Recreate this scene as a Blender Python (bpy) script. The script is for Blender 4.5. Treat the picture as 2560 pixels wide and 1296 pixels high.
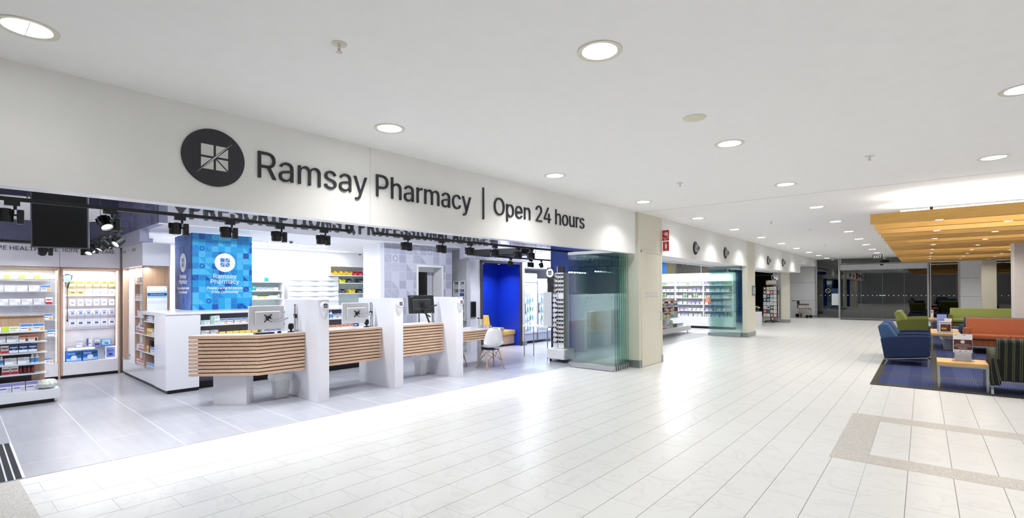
import bpy, bmesh, math, random
from math import radians as R, sin, cos, pi
from mathutils import Matrix, Vector
random.seed(7)
for o in list(bpy.data.objects): bpy.data.objects.remove(o)
SC = bpy.context.scene
COL = SC.collection
# ---------------------------------------------------------------- camera, world, exposure
cd = bpy.data.cameras.new('camera'); cam = bpy.data.objects.new('camera', cd); COL.objects.link(cam)
cd.sensor_width = 36.0; cd.sensor_fit = 'HORIZONTAL'
cd.lens = 1239.0/2560*36; cd.shift_y = 70.5/2560; cd.clip_end = 200; cd.clip_start = .05
YAW, PIT, ROL = .6919, .0059, -.0053
c_, s_ = cos(YAW), sin(YAW); A = Matrix(((c_, s_, 0), (0, 0, -1), (-s_, c_, 0)))
c_, s_ = cos(PIT), sin(PIT); B = Matrix(((1, 0, 0), (0, c_, s_), (0, -s_, c_)))
c_, s_ = cos(ROL), sin(ROL); Cc = Matrix(((c_, -s_, 0), (s_, c_, 0), (0, 0, 1)))
MM = Cc @ B @ A
rot = Matrix((MM[0], -MM[1], -MM[2])).transposed()
cam.matrix_world = Matrix.Translation((0, 0, 1.6)) @ rot.to_4x4()
SC.camera = cam
w = bpy.data.worlds.new('night'); SC.world = w; w.use_nodes = True
w.node_tree.nodes['Background'].inputs[0].default_value = (.25, .35, .6, 1)
w.node_tree.nodes['Background'].inputs[1].default_value = .01
SC.view_settings.view_transform = 'Standard'; SC.view_settings.look = 'None'
SC.view_settings.gamma = 1; SC.view_settings.exposure = 0.0; SC.view_settings.use_curve_mapping = False
try:
    SC.cycles.transparent_max_bounces = 32; SC.cycles.max_bounces = 10; SC.cycles.diffuse_bounces = 5
    SC.cycles.glossy_bounces = 4; SC.cycles.sample_clamp_indirect = 6
except Exception: pass
TH = -0.032                                   # the shop front runs a touch off the corridor axis
RS = Matrix.Rotation(TH, 4, 'Z')
# light strengths
P_DOWN, P_TRACK, P_STRIP, P_RAFT, P_UP, P_CASE = 12.2, 42, 66, 8.5, 85, 17
P_VOID = 50
def lamp(kind, loc, power, color=(1, 1, 1), rotm=None, size=.2, spread=None, size_y=None, angle=None, shop=False, parent=None, blend=.6, radius=.04):
    l = bpy.data.lights.new('lamp', kind); l.energy = power; l.color = color
    if kind == 'AREA':
        l.shape = 'DISK' if size_y is None else 'RECTANGLE'; l.size = size
        if size_y is not None: l.size_y = size_y
        if spread: l.spread = spread
    if kind == 'SPOT': l.spot_size = angle; l.spot_blend = blend; l.shadow_soft_size = radius
    o = bpy.data.objects.new('lamp', l); COL.objects.link(o)
    m = Matrix.Translation(loc) @ (rotm.to_4x4() if rotm else Matrix.Identity(4))
    if shop: m = RS @ m
    if parent: o.parent = parent; o.matrix_local = m
    else: o.matrix_world = m
    return o
def aim(a, b):
    return (Vector(b)-Vector(a)).to_track_quat('-Z', 'Y').to_matrix()
# ---------------------------------------------------------------- materials
def lin(c):
    if isinstance(c, str):
        c = c.lstrip('#'); c = [int(c[i:i+2], 16)/255 for i in (0, 2, 4)]
        c = [x/12.92 if x <= .04045 else ((x+.055)/1.055)**2.4 for x in c]
    return (c[0], c[1], c[2], 1)
_M = {}
def nt(name):
    m = bpy.data.materials.new(name); m.use_nodes = True
    t = m.node_tree; return m, t, t.nodes['Principled BSDF'], t.links
def mat(name, col='#ffffff', rough=.5, metal=0, emit=0, ecol=None, var=.04, scale=6, stretch=None, bump=0, spec=.5, coat=0):
    if name in _M: return _M[name]
    m, t, p, L = nt(name); c = lin(col)
    p.inputs['Roughness'].default_value = rough; p.inputs['Metallic'].default_value = metal
    p.inputs['Specular IOR Level'].default_value = spec
    p.inputs['Coat Weight'].default_value = coat
    tc = t.nodes.new('ShaderNodeTexCoord'); mp = t.nodes.new('ShaderNodeMapping'); nz = t.nodes.new('ShaderNodeTexNoise')
    nz.inputs['Scale'].default_value = scale; nz.inputs['Detail'].default_value = 4
    if stretch: mp.inputs['Scale'].default_value = stretch
    L.new(tc.outputs['Object'], mp.inputs[0]); L.new(mp.outputs[0], nz.inputs['Vector'])
    rp = t.nodes.new('ShaderNodeValToRGB'); rp.color_ramp.elements[0].position = .3; rp.color_ramp.elements[1].position = .7
    rp.color_ramp.elements[0].color = tuple(max(0, x*(1-var)) for x in c[:3])+(1,)
    rp.color_ramp.elements[1].color = tuple(min(1, x*(1+var)) for x in c[:3])+(1,)
    L.new(nz.outputs['Fac'], rp.inputs[0]); L.new(rp.outputs[0], p.inputs['Base Color'])
    if bump:
        b = t.nodes.new('ShaderNodeBump'); b.inputs['Strength'].default_value = bump; b.inputs['Distance'].default_value = .01
        L.new(nz.outputs['Fac'], b.inputs['Height']); L.new(b.outputs[0], p.inputs['Normal'])
    if emit:
        p.inputs['Emission Color'].default_value = lin(ecol or col); p.inputs['Emission Strength'].default_value = emit
    _M[name] = m; return m
def mathn(t, op, a, b=None, c=None):
    n = t.nodes.new('ShaderNodeMath'); n.operation = op
    for i, v in enumerate((a, b, c)):
        if v is None: continue
        if isinstance(v, (int, float)): n.inputs[i].default_value = v
        else: t.links.new(v, n.inputs[i])
    return n.outputs[0]
def glassmat(name, tint, rough=0.0, ior=1.5, refl=1.0):
    if name in _M: return _M[name]
    m = bpy.data.materials.new(name); m.use_nodes = True; t = m.node_tree; t.nodes.clear()
    out = t.nodes.new('ShaderNodeOutputMaterial'); mx = t.nodes.new('ShaderNodeMixShader'); tr = t.nodes.new('ShaderNodeBsdfTransparent')
    gl = t.nodes.new('ShaderNodeBsdfGlossy'); fr = t.nodes.new('ShaderNodeFresnel'); fr.inputs['IOR'].default_value = ior
    tr.inputs[0].default_value = lin(tint); gl.inputs['Roughness'].default_value = rough
    gl.inputs[0].default_value = (refl, refl, refl, 1)
    geo = t.nodes.new('ShaderNodeNewGeometry')
    f = mathn(t, 'MULTIPLY', fr.outputs[0], mathn(t, 'SUBTRACT', 1.0, geo.outputs['Backfacing']))
    t.links.new(f, mx.inputs[0]); t.links.new(tr.outputs[0], mx.inputs[1]); t.links.new(gl.outputs[0], mx.inputs[2])
    t.links.new(mx.outputs[0], out.inputs[0]); _M[name] = m; return m
def woodmat(name, c1, c2, axis=1, sc=3, rough=.45):
    if name in _M: return _M[name]
    m, t, p, L = nt(name); p.inputs['Roughness'].default_value = rough
    tc = t.nodes.new('ShaderNodeTexCoord'); mp = t.nodes.new('ShaderNodeMapping'); nz = t.nodes.new('ShaderNodeTexNoise')
    s = [14, 14, 14]; s[axis] = .9; mp.inputs['Scale'].default_value = s
    nz.inputs['Scale'].default_value = sc; nz.inputs['Detail'].default_value = 6; nz.inputs['Distortion'].default_value = .4
    L.new(tc.outputs['Object'], mp.inputs[0]); L.new(mp.outputs[0], nz.inputs['Vector'])
    rp = t.nodes.new('ShaderNodeValToRGB'); rp.color_ramp.elements[0].position = .25; rp.color_ramp.elements[1].position = .75
    rp.color_ramp.elements[0].color = lin(c1); rp.color_ramp.elements[1].color = lin(c2)
    L.new(nz.outputs['Fac'], rp.inputs[0]); L.new(rp.outputs[0], p.inputs['Base Color']); _M[name] = m; return m
def fabric(name, c1, c2, axis='X', freq=60, c3=None):
    if name in _M: return _M[name]
    m, t, p, L = nt(name); p.inputs['Roughness'].default_value = .9; p.inputs['Specular IOR Level'].default_value = .2
    tc = t.nodes.new('ShaderNodeTexCoord'); sx = t.nodes.new('ShaderNodeSeparateXYZ'); L.new(tc.outputs['Object'], sx.inputs[0])
    u = mathn(t, 'ADD', sx.outputs[0], sx.outputs[1]) if axis == 'X' else sx.outputs[1]
    wv = mathn(t, 'SINE', mathn(t, 'MULTIPLY', u, freq)); wv = mathn(t, 'MULTIPLY_ADD', wv, .5, .5)
    nz = t.nodes.new('ShaderNodeTexNoise'); nz.inputs['Scale'].default_value = 9
    cb = t.nodes.new('ShaderNodeCombineXYZ'); L.new(mathn(t, 'MULTIPLY', u, 4), cb.inputs[0]); L.new(cb.outputs[0], nz.inputs['Vector'])
    f = mathn(t, 'ADD', mathn(t, 'MULTIPLY', wv, .5 if not c3 else .8), mathn(t, 'MULTIPLY', nz.outputs['Fac'], .5 if not c3 else .2))
    rp = t.nodes.new('ShaderNodeValToRGB'); e = rp.color_ramp.elements
    e[0].position = .2; e[0].color = lin(c1); e[1].position = .8; e[1].color = lin(c2)
    if c3:
        rp.color_ramp.interpolation = 'CONSTANT'; e[1].position = .62
        x = e.new(.78); x.color = lin(c3); x = e.new(.84); x.color = lin(c1); x = e.new(.93); x.color = lin('#8d8d8d')
    L.new(f, rp.inputs[0]); L.new(rp.outputs[0], p.inputs['Base Color'])
    _M[name] = m; return m
def patternmat(name, cols, cell, gap, axes=(1, 2), rough=.4, gapcol=None, off=(0, 0), emit=0):
    """squares, triangles and rings on a grid; cols = four colours from background to darkest"""
    if name in _M: return _M[name]
    m, t, p, L = nt(name); p.inputs['Roughness'].default_value = rough
    tc = t.nodes.new('ShaderNodeTexCoord'); sx = t.nodes.new('ShaderNodeSeparateXYZ'); L.new(tc.outputs['Object'], sx.inputs[0])
    u = mathn(t, 'MULTIPLY_ADD', sx.outputs[axes[0]], 1/cell, off[0]); v = mathn(t, 'MULTIPLY_ADD', sx.outputs[axes[1]], 1/cell, off[1])
    iu, iv = mathn(t, 'FLOOR', u), mathn(t, 'FLOOR', v); fu, fv = mathn(t, 'FRACT', u), mathn(t, 'FRACT', v)
    cb = t.nodes.new('ShaderNodeCombineXYZ'); L.new(iu, cb.inputs[0]); L.new(iv, cb.inputs[1])
    wn = t.nodes.new('ShaderNodeTexWhiteNoise'); wn.noise_dimensions = '3D'; L.new(cb.outputs[0], wn.inputs['Vector'])
    r1 = wn.outputs['Value']
    sp = t.nodes.new('ShaderNodeSeparateColor'); L.new(wn.outputs['Color'], sp.inputs[0]); r2, r3 = sp.outputs[1], sp.outputs[2]
    g = gap
    inn = mathn(t, 'MULTIPLY', mathn(t, 'MULTIPLY', mathn(t, 'GREATER_THAN', fu, g), mathn(t, 'LESS_THAN', fu, 1-g)),
                mathn(t, 'MULTIPLY', mathn(t, 'GREATER_THAN', fv, g), mathn(t, 'LESS_THAN', fv, 1-g)))
    d = mathn(t, 'ADD', fu, mathn(t, 'SUBTRACT', fv, 1.0))
    tri = mathn(t, 'LESS_THAN', d, -.03); two = mathn(t, 'GREATER_THAN', mathn(t, 'ABSOLUTE', d), .045)
    rr = mathn(t, 'SQRT', mathn(t, 'ADD', mathn(t, 'POWER', mathn(t, 'SUBTRACT', fu, .5), 2.0), mathn(t, 'POWER', mathn(t, 'SUBTRACT', fv, .5), 2.0)))
    ring = mathn(t, 'MULTIPLY', mathn(t, 'GREATER_THAN', rr, .22), mathn(t, 'LESS_THAN', rr, .4))
    def sel(lo, hi, x): return mathn(t, 'MULTIPLY', mathn(t, 'MULTIPLY', mathn(t, 'GREATER_THAN', r1, lo), mathn(t, 'LESS_THAN', r1, hi)), x)
    s = mathn(t, 'ADD', mathn(t, 'ADD', sel(.22, .52, 1.0), sel(.52, .68, tri)), mathn(t, 'ADD', sel(.68, .92, two), sel(.92, 1.01, ring)))
    s = mathn(t, 'MULTIPLY', s, inn)
    rp = t.nodes.new('ShaderNodeValToRGB'); rp.color_ramp.interpolation = 'CONSTANT'; e = rp.color_ramp.elements
    e[0].position = 0; e[0].color = lin(cols[1]); e[1].position = .5; e[1].color = lin(cols[2]); x = e.new(.8); x.color = lin(cols[3])
    L.new(r2, rp.inputs[0])
    mx = t.nodes.new('ShaderNodeMix'); mx.data_type = 'RGBA'; L.new(s, mx.inputs['Factor']); mx.inputs['A'].default_value = lin(cols[0]); L.new(rp.outputs[0], mx.inputs['B'])
    L.new(mx.outputs['Result'], p.inputs['Base Color'])
    _M[name] = m; return m
def floormat():
    m, t, p, L = nt('white_marble_tiles'); p.inputs['Roughness'].default_value = .3; p.inputs['Specular IOR Level'].default_value = .45
    tc = t.nodes.new('ShaderNodeTexCoord'); sx = t.nodes.new('ShaderNodeSeparateXYZ'); L.new(tc.outputs['Object'], sx.inputs[0])
    x, y = sx.outputs[0], sx.outputs[1]
    yc = mathn(t, 'MINIMUM', y, 14.0)
    u = mathn(t, 'DIVIDE', x, mathn(t, 'MULTIPLY_ADD', yc, -.0085, 1.0))
    # left of the axis the joints fan very slightly, right of it they are parallel
    u = mathn(t, 'ADD', mathn(t, 'MULTIPLY', u, mathn(t, 'LESS_THAN', x, -.41)), mathn(t, 'MULTIPLY', mathn(t, 'SUBTRACT', x, 0.0), mathn(t, 'GREATER_THAN', x, -.41)))
    U = mathn(t, 'DIVIDE', mathn(t, 'SUBTRACT', u, -.41), .2985); k = mathn(t, 'FLOOR', U); fu = mathn(t, 'FRACT', U)
    V = mathn(t, 'ADD', mathn(t, 'DIVIDE', mathn(t, 'SUBTRACT', y, 4.94), .6095), mathn(t, 'MULTIPLY', mathn(t, 'FLOORED_MODULO', k, 2.0), .5))
    fv = mathn(t, 'FRACT', V); kv = mathn(t, 'FLOOR', V)
    e1 = mathn(t, 'LESS_THAN', mathn(t, 'MINIMUM', fu, mathn(t, 'SUBTRACT', 1.0, fu)), .0085)
    e2 = mathn(t, 'LESS_THAN', mathn(t, 'MINIMUM', fv, mathn(t, 'SUBTRACT', 1.0, fv)), .0028)
    j = mathn(t, 'MAXIMUM', e1, mathn(t, 'MULTIPLY', e2, .62))
    cb = t.nodes.new('ShaderNodeCombineXYZ'); L.new(k, cb.inputs[0]); L.new(kv, cb.inputs[1])
    wn = t.nodes.new('ShaderNodeTexWhiteNoise'); L.new(cb.outputs[0], wn.inputs['Vector'])
    va = t.nodes.new('ShaderNodeVectorMath'); va.operation = 'MULTIPLY_ADD'; L.new(wn.outputs['Color'], va.inputs[0]); va.inputs[1].default_value = (9, 9, 9); L.new(tc.outputs['Object'], va.inputs[2])
    nz = t.nodes.new('ShaderNodeTexNoise'); nz.inputs['Scale'].default_value = 1.6; nz.inputs['Detail'].default_value = 7; nz.inputs['Distortion'].default_value = 1.6; L.new(va.outputs[0], nz.inputs['Vector'])
    vein = mathn(t, 'ABSOLUTE', mathn(t, 'SUBTRACT', nz.outputs['Fac'], .5))
    rp = t.nodes.new('ShaderNodeValToRGB'); e = rp.color_ramp.elements; e[0].position = 0; e[0].color = lin('#d2d2d0'); e[1].position = .025; e[1].color = lin('#dadad8')
    L.new(vein, rp.inputs[0])
    mx = t.nodes.new('ShaderNodeMix'); mx.data_type = 'RGBA'; L.new(mathn(t, 'MULTIPLY', j, .85), mx.inputs['Factor']); L.new(rp.outputs[0], mx.inputs['A']); mx.inputs['B'].default_value = lin('#6e6460')
    L.new(mx.outputs['Result'], p.inputs['Base Color'])
    L.new(mathn(t, 'MULTIPLY_ADD', j, .4, .30), p.inputs['Roughness'])
    return m
def shopfloormat():
    m, t, p, L = nt('grey_shop_tiles'); p.inputs['Roughness'].default_value = .28
    tc = t.nodes.new('ShaderNodeTexCoord'); sx = t.nodes.new('ShaderNodeSeparateXYZ'); L.new(tc.outputs['Object'], sx.inputs[0])
    U = mathn(t, 'DIVIDE', mathn(t, 'SUBTRACT', sx.outputs[1], 1.02), .6); V = mathn(t, 'DIVIDE', mathn(t, 'SUBTRACT', sx.outputs[0], -7.8), .9)
    V = mathn(t, 'ADD', V, mathn(t, 'MULTIPLY', mathn(t, 'FLOORED_MODULO', mathn(t, 'FLOOR', U), 2.0), .5))
    fu, fv = mathn(t, 'FRACT', U), mathn(t, 'FRACT', V)
    e1 = mathn(t, 'LESS_THAN', mathn(t, 'MINIMUM', fu, mathn(t, 'SUBTRACT', 1.0, fu)), .007)
    e2 = mathn(t, 'LESS_THAN', mathn(t, 'MINIMUM', fv, mathn(t, 'SUBTRACT', 1.0, fv)), .003)
    j = mathn(t, 'MAXIMUM', e1, e2)
    mp = t.nodes.new('ShaderNodeMapping'); mp.inputs['Scale'].default_value = (1, 9, 1); L.new(tc.outputs['Object'], mp.inputs[0])
    nz = t.nodes.new('ShaderNodeTexNoise'); nz.inputs['Scale'].default_value = 1.4; nz.inputs['Detail'].default_value = 5; L.new(mp.outputs[0], nz.inputs['Vector'])
    rp = t.nodes.new('ShaderNodeValToRGB'); e = rp.color_ramp.elements; e[0].position = .3; e[0].color = lin('#9d9ea6'); e[1].position = .7; e[1].color = lin('#a8a9b0'); L.new(nz.outputs['Fac'], rp.inputs[0])
    mx = t.nodes.new('ShaderNodeMix'); mx.data_type = 'RGBA'; L.new(j, mx.inputs['Factor']); L.new(rp.outputs[0], mx.inputs['A']); mx.inputs['B'].default_value = lin('#dcdce4')
    L.new(mx.outputs['Result'], p.inputs['Base Color']); return m
def granitemat():
    m, t, p, L = nt('grey_granite'); p.inputs['Roughness'].default_value = .35
    tc = t.nodes.new('ShaderNodeTexCoord'); vo = t.nodes.new('ShaderNodeTexVoronoi'); vo.inputs['Scale'].default_value = 110; L.new(tc.outputs['Object'], vo.inputs['Vector'])
    rp = t.nodes.new('ShaderNodeValToRGB'); e = rp.color_ramp.elements; e[0].position = 0; e[0].color = lin('#a9a59e'); e[1].position = 1; e[1].color = lin('#cdc9c3')
    sp = t.nodes.new('ShaderNodeSeparateColor'); L.new(vo.outputs['Color'], sp.inputs[0]); L.new(sp.outputs[0], rp.inputs[0]); L.new(rp.outputs[0], p.inputs['Base Color']); return m
def carpetmat():
    m, t, p, L = nt('blue_patterned_carpet'); p.inputs['Roughness'].default_value = .95; p.inputs['Specular IOR Level'].default_value = .1
    tc = t.nodes.new('ShaderNodeTexCoord'); sx = t.nodes.new('ShaderNodeSeparateXYZ'); L.new(tc.outputs['Object'], sx.inputs[0])
    wig = mathn(t, 'MULTIPLY', mathn(t, 'SINE', mathn(t, 'MULTIPLY', sx.outputs[1], 55)), .008)
    nz = t.nodes.new('ShaderNodeTexNoise'); nz.inputs['Scale'].default_value = 3; L.new(tc.outputs['Object'], nz.inputs['Vector'])
    u = mathn(t, 'ADD', mathn(t, 'ADD', sx.outputs[0], wig), mathn(t, 'MULTIPLY', nz.outputs['Fac'], .12))
    st = mathn(t, 'GREATER_THAN', mathn(t, 'SINE', mathn(t, 'MULTIPLY', u, 190)), .55)
    mod = mathn(t, 'GREATER_THAN', mathn(t, 'SINE', mathn(t, 'MULTIPLY', sx.outputs[0], 14)), -.3)
    st = mathn(t, 'MULTIPLY', st, mathn(t, 'MULTIPLY_ADD', mod, .55, .35))
    mx = t.nodes.new('ShaderNodeMix'); mx.data_type = 'RGBA'; L.new(st, mx.inputs['Factor']); mx.inputs['A'].default_value = lin('#262e50'); mx.inputs['B'].default_value = lin('#4e5778')
    # grey-brown squares and border
    def band(s, per, off, wd):
        f = mathn(t, 'FRACT', mathn(t, 'DIVIDE', mathn(t, 'SUBTRACT', s, off), per)); return mathn(t, 'LESS_THAN', f, wd/per)
    bd = mathn(t, 'MAXIMUM', band(sx.outputs[0], 1.55, .13, .1), band(sx.outputs[1], 2.6, 11.55, .16))
    bd = mathn(t, 'MAXIMUM', bd, mathn(t, 'MAXIMUM', mathn(t, 'LESS_THAN', sx.outputs[0], -.6), mathn(t, 'LESS_THAN', sx.outputs[1], 10.32)))
    m2 = t.nodes.new('ShaderNodeMix'); m2.data_type = 'RGBA'; L.new(bd, m2.inputs['Factor']); L.new(mx.outputs['Result'], m2.inputs['A'])
    m3 = t.nodes.new('ShaderNodeMix'); m3.data_type = 'RGBA'; L.new(st, m3.inputs['Factor']); m3.inputs['A'].default_value = lin('#3a3833'); m3.inputs['B'].default_value = lin('#58534a')
    L.new(m3.outputs['Result'], m2.inputs['B']); L.new(m2.outputs['Result'], p.inputs['Base Color']); return m
WHITE = mat('white_gloss_panel', '#e9e9ef', .16, var=.01)
WMATT = mat('white_matt', '#ececee', .6, var=.01)
CEILM = mat('ceiling_paint', '#f2f2f2', .85, var=.01)
CREAM = mat('cream_paint', '#dfdccd', .55, var=.01)
BULK = mat('bulkhead_paint', '#efefec', .5, var=.01)
CHAR = mat('charcoal_letter', '#2b2c33', .6, var=.04)
BLACK = mat('black_plastic', '#0d0d10', .4, var=.05)
BLKCEIL = mat('black_void_paint', '#0a0a0c', .8)
ALU = mat('brushed_aluminium', '#b9bbbf', .32, metal=.85, stretch=(1, 1, 30))
CHROME = mat('chrome', '#d6d6da', .12, metal=1)
STEEL = mat('skirting_steel', '#9ea3a1', .35, metal=.7)
GREYP = mat('grey_wall_panel', '#d2d3d6', .5, var=.015)
LILAC = mat('lilac_white_panel', '#eeeff9', .25, var=.01)
OAK = woodmat('pale_oak_laminate', '#b8977e', '#cdb09a', axis=2)
OAKD = woodmat('brown_oak_laminate', '#8d7057', '#a5866b', axis=2)
SLAT = woodmat('slat_timber', '#c9a488', '#dfbfa4', axis=1)
RAFT = woodmat('golden_timber', '#cf9d4e', '#dfb266', axis=0)
TABLEW = woodmat('honey_table_top', '#bf9154', '#d2a768', axis=0)
LEGW = woodmat('beech_leg', '#c08f70', '#d6a98a', axis=2)
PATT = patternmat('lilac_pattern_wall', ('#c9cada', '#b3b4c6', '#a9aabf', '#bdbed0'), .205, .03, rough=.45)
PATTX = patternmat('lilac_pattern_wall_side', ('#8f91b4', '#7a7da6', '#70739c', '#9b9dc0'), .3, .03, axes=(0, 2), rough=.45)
BLUEF = patternmat('blue_pattern_glass', ('#2c9fd8', '#54b4e2', '#2f7fc6', '#2456a8'), .105, .03, rough=.08)
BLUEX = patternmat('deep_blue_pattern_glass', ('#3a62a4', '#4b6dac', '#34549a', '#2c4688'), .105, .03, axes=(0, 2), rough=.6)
RBLUE = mat('royal_blue_paint', '#0f39c8', .45, var=.03)
NAVY = mat('navy_panel', '#0b2f7a', .35, var=.03)
DARKGREY = mat('dark_grey_trim', '#3d3d42', .5)
YELV = mat('yellow_vinyl', '#e3c069', .5, var=.03)
EMW = mat('lamp_diffuser', '#ffffff', .5, emit=14)
EMC = mat('cold_strip_diffuser', '#f2f8ff', .5, emit=9)
EMS = mat('case_led_strip', '#f4f6ff', .5, emit=5)
CLEAR = glassmat('clear_acrylic', '#f6f8fa', ior=1.3)
GREEN = glassmat('green_edge_glass', '#f6fcfa', ior=2.3)
GREENE = mat('glass_edge_dark', '#2c5a55', .1, var=.05)
NIGHT = glassmat('entrance_glass', '#b9c6bd', ior=1.95)
# ---------------------------------------------------------------- mesh building
class MB:
    def __init__(s): s.v = []; s.f = []; s.m = []; s.ms = []
    def mi(s, m):
        if m not in s.ms: s.ms.append(m)
        return s.ms.index(m)
    def add(s, vs, fs, m, M=None):
        b = len(s.v); s.v += [tuple(M @ Vector(p)) if M else tuple(p) for p in vs]
        k = s.mi(m); s.f += [tuple(b+i for i in f) for f in fs]; s.m += [k]*len(fs); return s
    def box(s, x0, x1, y0, y1, z0, z1, m, M=None):
        vs = [(x, y, z) for z in (z0, z1) for y in (y0, y1) for x in (x0, x1)]
        return s.add(vs, [(0, 2, 3, 1), (4, 5, 7, 6), (0, 1, 5, 4), (2, 6, 7, 3), (0, 4, 6, 2), (1, 3, 7, 5)], m, M)
    def prism(s, poly, a0, a1, m, axis='y', M=None):
        n = len(poly)
        def P(p, a): return (p[0], a, p[1]) if axis == 'y' else ((a, p[0], p[1]) if axis == 'x' else (p[0], p[1], a))
        vs = [P(p, a0) for p in poly]+[P(p, a1) for p in poly]
        fs = [tuple(range(n)), tuple(range(2*n-1, n-1, -1))]+[(i, i+n, (i+1) % n+n, (i+1) % n) for i in range(n)]
        return s.add(vs, fs, m, M)
    def tube(s, pts, r, m, n=10, M=None, r2=None, cap=True):
        pts = [Vector(p) for p in pts]; vs = []; fs = []; b = None
        for i, p in enumerate(pts):
            d = (pts[min(i+1, len(pts)-1)]-pts[max(i-1, 0)]).normalized()
            if b is None: b = d.cross(Vector((0, 0, 1)) if abs(d.z) < .9 else Vector((1, 0, 0))).normalized()
            b = (b-d*b.dot(d)).normalized(); c = d.cross(b)
            rr = r if r2 is None else r+(r2-r)*i/(len(pts)-1)
            vs += [p+(b*cos(2*pi*k/n)+c*sin(2*pi*k/n))*rr for k in range(n)]
        for i in range(len(pts)-1):
            fs += [(i*n+k, i*n+(k+1) % n, (i+1)*n+(k+1) % n, (i+1)*n+k) for k in range(n)]
        if cap: fs += [tuple(range(n-1, -1, -1)), tuple((len(pts)-1)*n+k for k in range(n))]
        return s.add(vs, fs, m, M)
    def lathe(s, prof, m, n=20, M=None):
        vs = []; fs = []
        for r, z in prof: vs += [(max(r, 1e-4)*cos(2*pi*k/n), max(r, 1e-4)*sin(2*pi*k/n), z) for k in range(n)]
        for i in range(len(prof)-1): fs += [(i*n+k, i*n+(k+1) % n, (i+1)*n+(k+1) % n, (i+1)*n+k) for k in range(n)]
        fs += [tuple(range(n-1, -1, -1)), tuple((len(prof)-1)*n+k for k in range(n))]
        return s.add(vs, fs, m, M)
    def mesh(s, name, smooth=True):
        me = bpy.data.meshes.new(name); me.from_pydata([tuple(v) for v in s.v], [], s.f)
        for m in s.ms: me.materials.append(m)
        me.polygons.foreach_set('material_index', s.m)
        bm = bmesh.new(); bm.from_mesh(me); bmesh.ops.recalc_face_normals(bm, faces=bm.faces); bm.to_mesh(me); bm.free()
        if smooth:
            me.polygons.foreach_set('use_smooth', [True]*len(me.polygons)); me.set_sharp_from_angle(angle=R(35))
        me.update(); return me
def tag(o, label, cat, group=None):
    o['label'] = label; o['category'] = cat
    if group: o['group'] = group
    return o
def place(o, loc, rz=0, shop=False, tilt=None):
    m = Matrix.Translation(loc) @ Matrix.Rotation(rz, 4, 'Z')
    if tilt is not None: m = m @ tilt
    o.matrix_world = (RS @ m) if shop else m
def thing(name, label, cat, loc=(0, 0, 0), rz=0, shop=False, group=None, tilt=None):
    o = bpy.data.objects.new(name, None); o.empty_display_size = .1; COL.objects.link(o); place(o, loc, rz, shop, tilt); return tag(o, label, cat, group)
def part(name, mb, parent, label=None, bev=0, smooth=True, stuff=False):
    me = mb.mesh(name, smooth) if isinstance(mb, MB) else mb
    o = bpy.data.objects.new(name, me); COL.objects.link(o); o.parent = parent
    if label: o['label'] = label
    if stuff: o['kind'] = 'stuff'
    if bev: bevel(o, bev)
    return o
def bevel(o, wd, seg=2):
    b = o.modifiers.new('bevel', 'BEVEL'); b.width = wd; b.segments = seg; b.limit_method = 'ANGLE'; b.angle_limit = R(40)
def solo(name, mb, label, cat, loc=(0, 0, 0), rz=0, shop=False, group=None, bev=0, tilt=None):
    o = bpy.data.objects.new(name, mb.mesh(name) if isinstance(mb, MB) else mb); COL.objects.link(o); place(o, loc, rz, shop, tilt); tag(o, label, cat, group)
    if bev: bevel(o, bev)
    return o
def struct(name, mb, shop=False, parent=None, loc=(0, 0, 0)):
    o = bpy.data.objects.new(name, mb.mesh(name)); COL.objects.link(o)
    if parent: o.parent = parent
    else:
        place(o, loc, 0, shop); o['kind'] = 'structure'
    return o
def dup(root, loc, rz=0, label=None, group=None, shop=False, tilt=None):
    r = root.copy(); COL.objects.link(r); place(r, loc, rz, shop, tilt)
    if label: r['label'] = label
    if group: r['group'] = group
    for ch in [c for c in bpy.data.objects if c.parent == root]:
        c = ch.copy(); COL.objects.link(c); c.parent = r
        for g in [x for x in bpy.data.objects if x.parent == ch]:
            d = g.copy(); COL.objects.link(d); d.parent = c
    return r
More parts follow.
